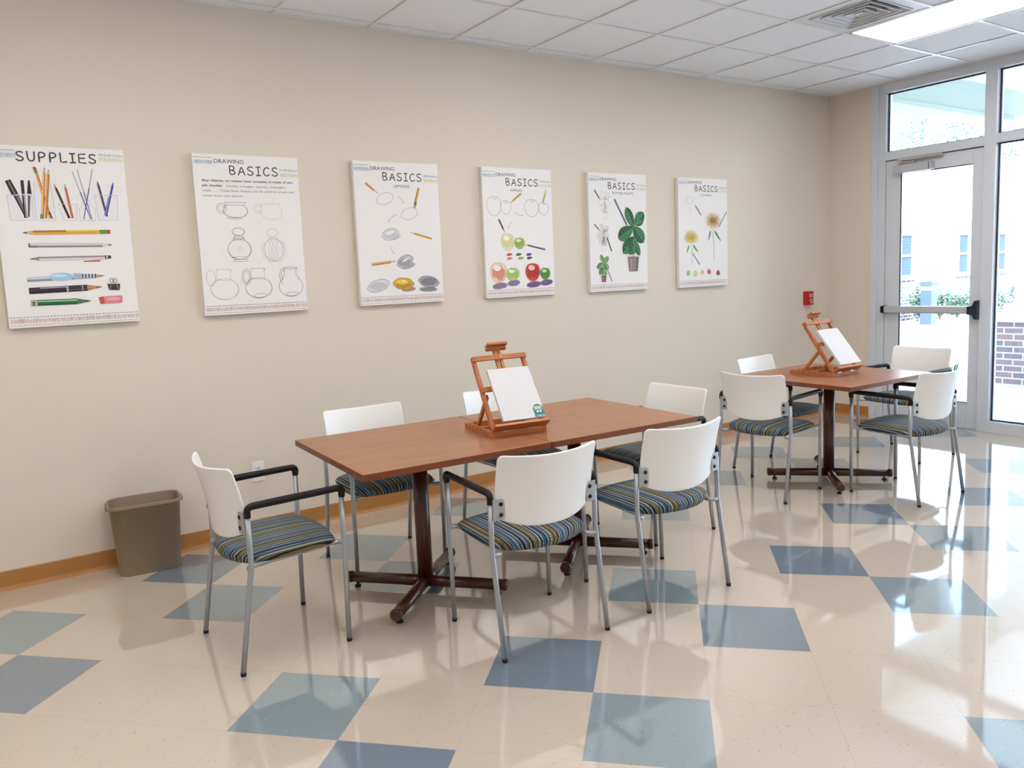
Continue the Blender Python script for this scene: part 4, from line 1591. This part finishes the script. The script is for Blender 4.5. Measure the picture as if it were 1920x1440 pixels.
def art_lemons(A):
    common(A, 0.0)
    A.text('LEMONS', 0.276, 0.390, 0.142, 0.160, (70, 70, 76))
    lemon(A, 0.209, 0.233, 0.064, 0.036, -18, (130, 130, 138), 0.0019)
    A.pencil(0.081, 0.137, 0.160, 0.199, 0.015, GOLD, wood_=(226, 190, 180))
    A.arrow(0.302, 0.217, 0.339, 0.261, -0.25)
    lemon(A, 0.381, 0.327, 0.064, 0.036, -16, (124, 124, 132), 0.0019)
    A.pencil(0.460, 0.160, 0.421, 0.288, 0.017, GOLD, blunt=True)
    A.bar(0.426, 0.268, 0.421, 0.290, 0.017, 0.017, (190, 150, 140))
    A.bar(0.432, 0.250, 0.426, 0.270, 0.018, 0.018, (74, 120, 84))
    A.arrow(0.290, 0.335, 0.226, 0.380, 0.25)
    A.ellipse(0.262, 0.480, 0.046, 0.017, (206, 206, 210), -12)
    lemon(A, 0.233, 0.461, 0.064, 0.036, -14, (120, 120, 128), 0.0018, (218, 218, 222))
    A.scribble(0.236, 0.468, 0.048, 0.026, 14, (176, 176, 182), 0.0018, 80)
    A.ellipse(0.232, 0.450, 0.034, 0.011, (238, 238, 241), -14)
    A.pencil(0.538, 0.493, 0.380, 0.450, 0.013, GOLD, wood_=(230, 200, 190))
    A.arrow(0.226, 0.534, 0.256, 0.585, 0.2)
    A.ellipse(0.352, 0.668, 0.052, 0.018, (176, 176, 182), -14)
    lemon(A, 0.329, 0.638, 0.064, 0.039, -22, (70, 70, 76), 0.002, (190, 190, 194))
    A.scribble(0.325, 0.645, 0.050, 0.028, 16, (110, 110, 116), 0.0022, 65)
    A.ellipse(0.338, 0.625, 0.034, 0.009, (226, 226, 230), -26)
    A.pencil(0.088, 0.652, 0.262, 0.634, 0.017, GOLD, wood_=(226, 196, 186))
    lemon(A, 0.127, 0.789, 0.082, 0.037, -14, (88, 88, 94), 0.0022, (222, 222, 226))
    A.scribble(0.127, 0.793, 0.064, 0.028, 14, (170, 170, 176), 0.0015, 40)
    A.scribble(0.127, 0.789, 0.058, 0.025, 8, (150, 150, 156), 0.0013, 110)
    A.ellipse(0.345, 0.822, 0.052, 0.014, (176, 140, 126), -4)
    lemon(A, 0.309, 0.783, 0.078, 0.038, 4, (112, 84, 40), 0.002, (214, 168, 56))
    A.scribble(0.309, 0.795, 0.060, 0.024, 16, (160, 112, 46), 0.0026, 75)
    A.ellipse(0.300, 0.772, 0.044, 0.015, (238, 206, 84), 4)
    A.ellipse(0.312, 0.766, 0.014, 0.005, (250, 236, 170), 10)
    A.ellipse(0.492, 0.828, 0.070, 0.017, (170, 170, 176), 3)
    lemon(A, 0.499, 0.777, 0.080, 0.036, 10, (50, 50, 58), 0.0024, (176, 176, 182))
    A.scribble(0.499, 0.777, 0.066, 0.031, 20, (52, 52, 60), 0.0015, 70)
    A.scribble(0.499, 0.777, 0.066, 0.031, 18, (70, 70, 78), 0.0013, 130)
    A.scribble(0.490, 0.828, 0.062, 0.014, 16, (80, 80, 88), 0.0014, 60)

def apple(A, cx, cy, rx, ry, fill, line, deep=None, light=None, w=0.0016, n=14):
    pts = []
    for k in range(36):
        a = 2 * PI * k / 36
        x = rx * math.cos(a) * (1 - 0.08 * math.sin(a))
        y = ry * math.sin(a)
        if math.sin(a) < -0.8:
            y *= 1 - 0.5 * (abs(math.sin(a)) - 0.8)
        pts.append((cx + x, cy + y))
    if fill:
        A.poly(pts, fill)
    if deep:
        A.scribble(cx, cy + ry * 0.1, rx * 0.86, ry * 0.84, n, deep, rx * 0.09, 92, jit=0.35)
    if light:
        A.ellipse(cx - rx * 0.15, cy - ry * 0.45, rx * 0.45, ry * 0.30, light)
    A.stroke(pts, w, line, closed=True)
    A.arc(cx + rx * 0.12, cy - ry * 0.78, rx * 0.30, ry * 0.13, 10, 170, line, w)

def art_apples(A):
    common(A, 0.006, fade=0.1)
    A.text('APPLES', 0.238, 0.338, 0.147, 0.164, (80, 80, 86))
    apple(A, 0.092, 0.267, 0.060, 0.071, None, (136, 136, 144), w=0.002)
    apple(A, 0.191, 0.276, 0.045, 0.050, None, (136, 136, 144), w=0.002)
    A.pencil(0.332, 0.178, 0.233, 0.246, 0.014, (198, 156, 90), wood_=(206, 180, 160))
    apple(A, 0.421, 0.277, 0.062, 0.065, None, (104, 104, 112), w=0.002)
    apple(A, 0.529, 0.282, 0.045, 0.046, None, (104, 104, 112), w=0.002)
    A.pencil(0.523, 0.238, 0.559, 0.142, 0.014, (190, 176, 96))
    A.arrow(0.268, 0.310, 0.340, 0.332, 0.2)
    A.arrow(0.237, 0.380, 0.207, 0.426, 0.2)
    A.pencil(0.127, 0.360, 0.177, 0.456, 0.013, (70, 70, 80), wood_=(200, 160, 130))
    apple(A, 0.196, 0.520, 0.058, 0.062, (226, 226, 178), (150, 156, 120), (206, 210, 140), (244, 246, 226), n=10)
    apple(A, 0.300, 0.530, 0.045, 0.042, (170, 190, 100), (110, 140, 60), (124, 160, 62), (226, 236, 190), n=10)
    A.pencil(0.530, 0.580, 0.347, 0.541, 0.012, (84, 88, 96), (70, 100, 70), wood_=(200, 200, 196))
    for (u, v, c) in ((0.207, 0.610, (208, 72, 66)), (0.288, 0.611, (70, 124, 80)), (0.380, 0.613, (70, 76, 160)), (0.207, 0.638, (224, 130, 124)), (0.306, 0.638, (140, 186, 120)), (0.384, 0.638, (84, 66, 92))):
        A.ellipse(u, v, 0.024, 0.009, c, -8, 0.12)
        A.scribble(u, v, 0.026, 0.010, 5, c, 0.003, 10)
    for (x, y, r1) in ((0.115, 0.831, 0.066), (0.236, 0.815, 0.056), (0.415, 0.832, 0.066), (0.532, 0.822, 0.058)):
        col = (96, 84, 106) if x < 0.3 else (80, 62, 92)
        A.ellipse(x, y, r1, 0.021, tuple(min(250, int(q * 1.75)) for q in col), -6)
        A.scribble(x, y, r1, 0.024, 16, col, 0.0028, 70)
    apple(A, 0.107, 0.735, 0.069, 0.074, (240, 214, 188), (150, 90, 76), (212, 112, 86), (252, 240, 228), 0.002, 13)
    apple(A, 0.230, 0.750, 0.057, 0.047, (186, 210, 128), (96, 130, 70), (146, 186, 84), (238, 246, 214), 0.002, 12)
    A.stroke([(0.216, 0.702), (0.222, 0.712), (0.224, 0.722)], 0.003, (70, 70, 50))
    apple(A, 0.409, 0.740, 0.065, 0.068, (208, 74, 56), (130, 40, 40), (176, 46, 42), (244, 196, 184), 0.002, 16)
    apple(A, 0.522, 0.755, 0.046, 0.044, (96, 160, 66), (50, 96, 46), (60, 124, 50), (206, 230, 170), 0.002, 12)
    A.stroke([(0.506, 0.708), (0.514, 0.716), (0.516, 0.724)], 0.003, (60, 60, 46))

def plant(A, cx, top, s, fill, vein, line, pot_fill, pot_line):
    """fiddle-leaf plant; s is the scale of a 0.56 m tall drawing"""
    def X(a, b):
        return (cx + a * s, top + b * s)
    LV = [((0.0, 0.165), (-0.078, -0.002), 0.085), ((0.01, 0.14), (0.120, 0.040), 0.095), ((0.01, 0.14), (0.112, 0.110), 0.055),
          ((-0.002, 0.160), (-0.172, 0.250), 0.115), ((0.005, 0.150), (0.112, 0.288), 0.110), ((0.0, 0.235), (-0.118, 0.375), 0.105),
          ((0.005, 0.235), (-0.045, 0.385), 0.090), ((0.01, 0.26), (0.062, 0.395), 0.055), ((0.0, 0.28), (-0.014, 0.385), 0.060)]
    A.stroke([X(-0.002, 0.10), X(0.0, 0.25), X(-0.006, 0.40)], 0.004 * max(s, 0.6), line)
    for (a, b, w) in LV:
        A.leaf(*X(*a), *X(*b), w * s, fill, vein, line if not fill else None, 1.25)
    q = [X(-0.070, 0.405), X(0.052, 0.407), X(0.034, 0.520), X(-0.054, 0.520)]
    if pot_fill:
        A.poly(q, pot_fill)
        A.poly([q[1], q[2], X(0.010, 0.520), X(0.018, 0.410)], tuple(int(c * 0.82) for c in pot_fill))
        A.poly([X(-0.050, 0.415), X(-0.030, 0.415), X(-0.028, 0.515), X(-0.042, 0.515)], tuple(min(255, int(c * 1.15)) for c in pot_fill))
    A.stroke(q, 0.0026 if pot_fill else 0.0014, pot_line, closed=True)
    A.ring(cx - 0.009 * s, top + 0.406 * s, 0.061 * s, 0.007 * s, pot_line, 0.0022 if pot_fill else 0.0012)

def art_plants(A):
    common(A, 0.004, fade=0.18)
    A.text('POTTED PLANTS', 0.246, 0.466, 0.143, 0.161, (90, 90, 96))
    plant(A, 0.165, 0.140, 0.40, None, None, (128, 128, 136), None, (140, 140, 148))
    A.pencil(0.059, 0.132, 0.124, 0.213, 0.010, (104, 84, 62))
    plant(A, 0.145, 0.392, 0.40, None, (150, 150, 158), (100, 100, 108), None, (150, 150, 158))
    A.pencil(0.049, 0.390, 0.109, 0.446, 0.011, (190, 130, 92))
    A.pencil(0.222, 0.602, 0.171, 0.480, 0.009, (52, 52, 62))
    plant(A, 0.136, 0.628, 0.405, (96, 160, 84), (206, 228, 180), (60, 100, 60), (136, 116, 118), (70, 52, 56))
    A.pencil(0.217, 0.836, 0.168, 0.735, 0.005, (96, 96, 110))
    A.pencil(0.262, 0.198, 0.397, 0.413, 0.011, (44, 80, 150), (60, 60, 70), wood_=(150, 156, 170))
    A.bar(0.330, 0.305, 0.385, 0.395, 0.006, 0.006, (80, 86, 100))
    plant(A, 0.459, 0.262, 0.965, (50, 122, 80), (150, 206, 160), (60, 84, 66), (150, 132, 134), (74, 56, 62))

def flower(A, cx, cy, rx, ry, c1, c2, core, n=34):
    for layer, (k, cc) in enumerate(((1.0, c1), (0.82, c2), (0.60, c1), (0.42, c2))):
        for i in range(n):
            a = 2 * PI * i / n + layer * 0.09 + A.rnd.uniform(-0.05, 0.05)
            L = k * A.rnd.uniform(0.85, 1.05)
            x0, y0 = cx + 0.18 * rx * math.cos(a), cy + 0.18 * ry * math.sin(a)
            x1, y1 = cx + rx * L * math.cos(a), cy + ry * L * math.sin(a)
            A.bar(x0, y0, x1, y1, 0.0055, 0.0024, cc)
            A.n -= 1
        A.n += 1
    A.ellipse(cx, cy, rx * 0.22, ry * 0.20, core)
    A.ellipse(cx, cy - ry * 0.04, rx * 0.12, ry * 0.10, c2)

def art_flowers(A):
    common(A, -0.008, fade=0.22)
    A.text('FLOWERS', 0.278, 0.407, 0.131, 0.148, (110, 110, 116))
    A.ring(0.137, 0.187, 0.036, 0.026, (164, 164, 174), 0.002)
    for i in range(16):
        a = 2 * PI * i / 16
        A.stroke([(0.137 + 0.045 * math.cos(a), 0.190 + 0.036 * math.sin(a)), (0.137 + 0.085 * math.cos(a), 0.193 + 0.065 * math.sin(a))], 0.0014, (206, 206, 214))
    A.stroke([(0.140, 0.220), (0.142, 0.375)], 0.0014, (196, 196, 204))
    A.stroke([(0.118, 0.248), (0.140, 0.262), (0.162, 0.246)], 0.0014, (206, 206, 214))
    A.pencil(0.274, 0.307, 0.192, 0.217, 0.010, (120, 92, 70), (96, 96, 110))
    # big flower
    A.stroke([(0.424, 0.425), (0.420, 0.48), (0.432, 0.56), (0.430, 0.63), (0.433, 0.690)], 0.005, (110, 150, 120), taper=True)
    A.leaf(0.392, 0.438, 0.362, 0.527, 0.018, (120, 160, 130))
    A.leaf(0.440, 0.440, 0.525, 0.532, 0.020, (110, 150, 124))
    flower(A, 0.424, 0.352, 0.112, 0.082, (216, 190, 130), (176, 134, 70), (150, 110, 50))
    A.pencil(0.600, 0.274, 0.490, 0.415, 0.007, (60, 66, 110), (70, 50, 60), wood_=(120, 120, 130))
    A.stroke([(0.152, 0.550), (0.156, 0.60), (0.155, 0.716)], 0.004, (130, 170, 130), taper=True)
    A.leaf(0.124, 0.560, 0.091, 0.627, 0.016, (130, 172, 130))
    A.leaf(0.170, 0.556, 0.232, 0.622, 0.018, (130, 172, 130))
    flower(A, 0.149, 0.493, 0.100, 0.066, (224, 212, 110), (196, 176, 70), (210, 190, 80))
    A.pencil(0.251, 0.727, 0.157, 0.624, 0.007, (70, 84, 150), (60, 60, 80), wood_=(110, 110, 120))
    for (u, v, c, rx, ry) in ((0.107, 0.794, (150, 204, 150), 0.020, 0.024), (0.195, 0.801, (208, 214, 130), 0.023, 0.026), (0.282, 0.792, (206, 212, 120), 0.022, 0.020), (0.365, 0.790, (216, 100, 104), 0.024, 0.022), (0.481, 0.803, (128, 104, 120), 0.024, 0.022)):
        A.ellipse(u, v, rx, ry, c, 20, 0.10)
        A.scribble(u, v, rx * 1.1, ry * 1.1, 4, c, 0.005, 60)

POST = [(-6.970, 2.266, art_supplies, 'art canvas headed SUPPLIES with painted jars, pens and pencils'),
        (-6.0094, 2.270, art_shapes, 'art canvas headed DRAWING BASICS with grey sketches of cups, bottles and jugs'),
        (-5.0429, 2.272, art_lemons, 'art canvas headed DRAWING BASICS LEMONS with a yellow lemon near its foot'),
        (-4.0829, 2.272, art_apples, 'art canvas headed DRAWING BASICS APPLES with red and green apples'),
        (-3.1199, 2.270, art_plants, 'art canvas headed DRAWING BASICS POTTED PLANTS with a dark green leafy plant'),
        (-2.1461, 2.262, art_flowers, 'art canvas headed DRAWING BASICS FLOWERS, rightmost poster on the wall')]
for (x, z, fn, lab) in POST:
    t = thing('art_canvas', lab, 'poster', (x, -0.034, z), 0, 'drawing lesson canvases along the wall')
    obj('stretched_canvas', box(0, 0.6096, 0, 0.033, -0.9144, 0), M['canvas'], t, bevel=0.002)
    A = Art()
    A.rnd = random.Random(int(abs(x) * 100))
    fn(A)
    A.finish('printed_artwork', t)

eA, PA = make_easel('tabletop_easel', 'wooden tabletop easel on the long table holding a canvas with a teal sticker', -4.980, -1.659, math.radians(-8.0), 0.56)
make_blank_canvas('blank white canvas with a teal sticker at its lower right corner', eA, PA, -0.099, 0.129, 0.012, 0.298, True)
eB, PB = make_easel('tabletop_easel', 'wooden tabletop easel on the far square table, leaning well back', -2.262, -1.636, math.radians(0.0), 0.61)
make_blank_canvas('plain blank white canvas on the easel near the door', eB, PB, -0.102, 0.128, 0.012, 0.300, False)

# ------------------------------------------------------------------ small wall things and the bin
t = thing('power_outlet', 'white wall outlet plate low on the wall above the left armchair', 'outlet', (-5.775, 0, 0.397))
bm = bmesh.new()
add_box(bm, -0.036, 0.036, -0.006, 0, -0.060, 0.060)
pl = obj('cover_plate', bm, M['plate'], t, bevel=0.002)
obj('receptacle', box(-0.017, 0.017, -0.009, -0.004, -0.034, 0.034), M['plate'], t, bevel=0.001)
bm = bmesh.new()
for zc in (0.018, -0.018):
    add_box(bm, -0.008, -0.005, -0.0098, -0.008, zc - 0.006, zc + 0.002)
    add_box(bm, 0.005, 0.008, -0.0098, -0.008, zc - 0.006, zc + 0.002)
    add_tube(bm, [(0, -0.0098, zc + 0.008), (0, -0.008, zc + 0.008)], 0.003, 10)
obj('slots', bm, M['black_rubber'], t)

t = thing('fire_alarm_station', 'red fire alarm pull box on the wall near the corner', 'fire alarm', (-0.362, 0, 1.172))
obj('housing', box(-0.046, 0.046, -0.050, 0, -0.066, 0.066), M['red'], t, bevel=0.003)
fc = obj('face_plate', box(-0.040, 0.040, -0.054, -0.049, -0.060, 0.060), M['red_face'], t, bevel=0.002)
A = Art()
A.origin = lambda u, v, d: Vector((u, -0.0546 - d, -v))
W_ = (246, 232, 226)
A.text('FIRE', -0.028, 0.030, -0.042, -0.020, W_)
A.bar(-0.030, -0.014, 0.032, -0.014, 0.004, 0.004, W_)
A.text('PULL', -0.018, 0.020, 0.000, 0.012, W_)
A.bar(-0.028, 0.021, 0.032, 0.021, 0.004, 0.004, W_)
A.poly([(-0.012, 0.038), (0.030, 0.034), (0.030, 0.040), (0.010, 0.044), (0.004, 0.056), (-0.004, 0.044)], W_)
A.finish('lettering', fc)

def make_bin():
    t = thing('waste_bin', 'taupe plastic wastebasket on the floor against the wall', 'waste bin', (-6.446, -0.150, 0), math.radians(-5.5))
    def loop(w, d, r, n=8):
        return rrect(-w, w, -d, d, r, n)
    bm = bmesh.new()
    levels = [(0.150, 0.090, 0.045, 0.0), (0.154, 0.094, 0.05, 0.006), (0.176, 0.117, 0.058, 0.372), (0.186, 0.127, 0.062, 0.374), (0.186, 0.127, 0.062, 0.386), (0.180, 0.121, 0.06, 0.390)]
    inner = [(0.174, 0.115, 0.057, 0.386), (0.150, 0.090, 0.046, 0.010)]
    rings = []
    for (w, d, r, z) in levels + inner:
        rings.append([bm.verts.new((x, y, z)) for x, y in loop(w, d, r)])
    n = len(rings[0])
    for i in range(len(rings) - 1):
        for k in range(n):
            f = bm.faces.new((rings[i][k], rings[i][(k + 1) % n], rings[i + 1][(k + 1) % n], rings[i + 1][k]))
            f.material_index = 1 if i == len(rings) - 2 else 0
            f.smooth = i in (1, len(rings) - 2)
    bm.faces.new(rings[0])
    f = bm.faces.new(rings[-1])
    f.material_index = 1
    obj('body', bm, [M['bin'], M['bin_in']], t)
    for s in (-1, 1):
        bm = bmesh.new()
        a, b = s * 0.176, s * 0.193
        add_box(bm, min(a, b), max(a, b), -0.05, 0.05, 0.362, 0.384)
        obj('handle_lip', bm, M['bin'], t, bevel=0.004)
make_bin()

# ------------------------------------------------------------------ outside
structure(obj('ground', box(0.1, 60, -25, 45, -0.06, -0.02), M['concrete']), 'pale sunlit paving outside the door', 'ground')
structure(obj('threshold', box(0.0, 0.14, -1.43, -0.56, -0.05, 0.006), M['closer']), 'metal threshold under the glazed door', 'threshold')
# porch
pr = thing('porch_roof', 'white porch roof and beam seen through the transom windows', 'porch', (0, 0, 0))
obj('porch_ceiling', box(0.16, 6.2, -7.2, 0.20, 3.46, 3.62), M['porch'], pr)
bm = bmesh.new()
add_box(bm, 0.16, 6.2, -0.12, 0.14, 3.14, 3.46)
add_box(bm, 0.16, 6.2, -0.15, 0.17, 3.09, 3.14)
obj('beam', bm, M['porch_beam'], pr, bevel=0.005)
# brick pier with a white column on it
pc = thing('porch_column', 'white porch column standing on a brick pier outside the side window', 'column', (3.28, -0.52, -0.02))
obj('brick_pier', box(-0.30, 0.30, -0.33, 0.33, 0, 0.74), M['brick'], pc)
bm = bmesh.new()
add_box(bm, -0.34, 0.34, -0.37, 0.37, 0.74, 0.83)
add_box(bm, -0.24, 0.24, -0.24, 0.24, 0.83, 0.95)
obj('cap_stone', bm, M['render'], pc, bevel=0.006)
bm = bmesh.new()
add_box(bm, -0.16, 0.16, -0.16, 0.16, 0.95, 3.11)
add_box(bm, -0.20, 0.20, -0.20, 0.20, 3.02, 3.108)
obj('shaft', bm, M['render'], pc, bevel=0.004)

# neighbouring wing with windows, its wall in the plane y = 6
wing = thing('neighbouring_building', 'white single-storey building with blue windows across the paving', 'building', (0, 0, -0.02))
obj('wall', box(6.0, 32, 6.0, 6.3, 1.06, 3.95), M['render'], wing)
obj('brick_base', box(6.0, 32, 5.97, 6.3, 0.0, 1.06), M['brick_far'], wing)
bm = bmesh.new()
v = [bm.verts.new(p) for p in ((5.6, 5.6, 3.9), (32.4, 5.6, 3.9), (32.4, 9.5, 5.0), (5.6, 9.5, 5.0), (5.6, 5.6, 3.75), (32.4, 5.6, 3.75), (32.4, 9.5, 4.85), (5.6, 9.5, 4.85))]
for q in ((0, 1, 2, 3), (7, 6, 5, 4), (0, 4, 5, 1), (1, 5, 6, 2), (2, 6, 7, 3), (3, 7, 4, 0)):
    bm.faces.new([v[i] for i in q])
obj('roof', bm, M['roof'], wing)
for xr in (12.51, 15.30, 17.42, 20.1):
    x0 = xr - 0.62
    bm = bmesh.new()
    z0, z1 = 1.09, 2.14
    for (a, b, c, d) in ((x0 + 0.035, xr - 0.05, z1 - 0.03, z1), (x0 + 0.035, xr - 0.05, z0, z0 + 0.04), (x0, x0 + 0.035, z0, z1), (xr - 0.05, xr, z0, z1), (x0 + 0.035, xr - 0.05, (z0 + z1) / 2 - 0.025, (z0 + z1) / 2 + 0.025)):
        add_box(bm, a, b, 5.93 if b - a < 0.1 else 5.936, 5.999, c, d)
    add_box(bm, x0 - 0.05, xr + 0.05, 5.90, 5.999, z0 - 0.06, z0 - 0.001)
    w = obj('window', bm, M['render'], wing)
    obj('pane', box(x0 + 0.03, xr - 0.04, 5.985, 5.995, z0 + 0.02, z1 - 0.02), M['ext_glass'], w)
    bm = bmesh.new()
    for k in range(24):
        z = z0 + 0.04 + k * (z1 - z0 - 0.08) / 24
        add_box(bm, x0 + 0.04, xr - 0.09, 5.972, 5.984, z, z + 0.028)
    obj('blind', bm, M['blind'], w)
bm = bmesh.new()
add_box(bm, 13.62, 13.92, 5.86, 5.98, 0, 3.8)
obj('downspout', bm, M['render'], wing)

bl = thing('bollard_light', 'blue-grey bollard light with a white band beside the path', 'bollard', (11.35, 4.95, -0.02))
obj('post', box(-0.13, 0.13, -0.13, 0.13, 0, 0.80), M['bollard'], bl, bevel=0.01)
obj('lens_band', box(-0.12, 0.12, -0.12, 0.12, 0.80, 0.88), M['render'], bl)
obj('cap', box(-0.135, 0.135, -0.135, 0.135, 0.88, 1.00), M['bollard'], bl, bevel=0.01)

def leaves_bm(n, cx, cy, cz, rx, ry, rz, size, rnd, shell=0.55):
    bm = bmesh.new()
    for _ in range(n):
        while True:
            p = Vector((rnd.uniform(-1, 1), rnd.uniform(-1, 1), rnd.uniform(-1, 1)))
            if p.length <= 1:
                break
        if p.length > 1e-3:
            p = p.normalized() * (p.length ** shell)
        k = 1 + 0.22 * math.sin(5 * p.x + 3 * p.z) + 0.15 * math.sin(7 * p.y - 4 * p.x)
        c = Vector((cx + p.x * rx * k, cy + p.y * ry * k, cz + p.z * rz * k))
        a = Vector((rnd.gauss(0, 1), rnd.gauss(0, 1), rnd.gauss(0, 1))).normalized()
        b = a.orthogonal().normalized()
        s = size * rnd.uniform(0.6, 1.3)
        bm.faces.new([bm.verts.new(c + a * s), bm.verts.new(c + b * s * 0.45), bm.verts.new(c - a * s), bm.verts.new(c - b * s * 0.45)])
    return bm
rnd = random.Random(11)
def tree(label, x, y, h, r, n):
    t = thing('tree', label, 'tree', (x, y, -0.02), 0, 'trees behind the neighbouring building')
    bm = bmesh.new()
    add_tube(bm, [(0, 0, 0), (0.1, 0, h * 0.5), (0, 0.05, h * 0.8)], [0.22, 0.15, 0.06], 10)
    for k in range(7):
        a = k * 0.9
        add_tube(bm, [(0.05, 0, h * (0.45 + 0.04 * k)), (r * 0.6 * math.cos(a), r * 0.6 * math.sin(a), h * (0.66 + 0.03 * k))], [0.07, 0.02], 6)
    obj('trunk', bm, M['bark'], t)
    obj('crown', leaves_bm(n, 0, 0, h * 0.72, r, r, h * 0.30, 0.085, rnd), M['leaf_tree'], t)
tree('leafy tree behind the white building, left in the transom window', 19.6, 18.4, 8.6, 2.6, 6500)
tree('leafy tree behind the white building, middle of the transom window', 26.2, 18.6, 10.4, 3.2, 8500)
tree('leafy tree behind the white building, seen in the side window', 36.0, 17.0, 9.6, 3.8, 6500)
tree('leafy tree behind the white building, nearest the corner wall', 14.2, 17.0, 7.8, 2.1, 4200)

def bush(label, x, y, r, h, n, big=False):
    t = thing('bush', label, 'bush', (x, y, -0.02), 0, 'bushes along the brick base')
    bm = bmesh.new()
    for k in range(5):
        a = k * 1.26
        add_tube(bm, [(0, 0, 0), (r * 0.4 * math.cos(a), r * 0.4 * math.sin(a), h * 0.5)], [0.02, 0.008], 5)
    obj('stem', bm, M['bark'], t)
    obj('foliage', leaves_bm(n, 0, 0, h * 0.55, r, r * 0.7, h * 0.42, 0.05, rnd, 0.7), M['leaf_bush'], t)
bush('dark green bush below the left window of the white building', 12.05, 5.45, 0.42, 0.86, 900)
bush('pale green bush left of the bollard light', 12.85, 5.45, 0.30, 0.75, 600)
bush('low bush just right of the bollard light', 13.6, 5.4, 0.32, 0.62, 500)
bush('rounded bush below the second window of the white building', 14.75, 5.3, 0.6, 0.74, 900)
bush('rounded bush seen at the left of the side window', 16.9, 5.2, 0.62, 0.80, 900)

gp = thing('leafy_plant', 'small green plant at the paving edge outside the door', 'plant', (3.25, 0.62, -0.02))
bm = bmesh.new()
for k in range(46):
    a = rnd.uniform(0, 2 * PI)
    b0 = Vector((rnd.uniform(-0.25, 0.25), rnd.uniform(-0.20, 0.20), 0))
    h = rnd.uniform(0.06, 0.16)
    d = Vector((math.cos(a), math.sin(a), 0)) * h * 0.6
    s = Vector((-math.sin(a), math.cos(a), 0)) * 0.012
    bm.faces.new([bm.verts.new(b0 - s), bm.verts.new(b0 + s), bm.verts.new(b0 + d * 0.5 + s + Vector((0, 0, h * 0.8))), bm.verts.new(b0 + d + Vector((0, 0, h))), bm.verts.new(b0 + d * 0.5 - s + Vector((0, 0, h * 0.8)))])
obj('leaves', bm, M['leaf_grass'], gp)
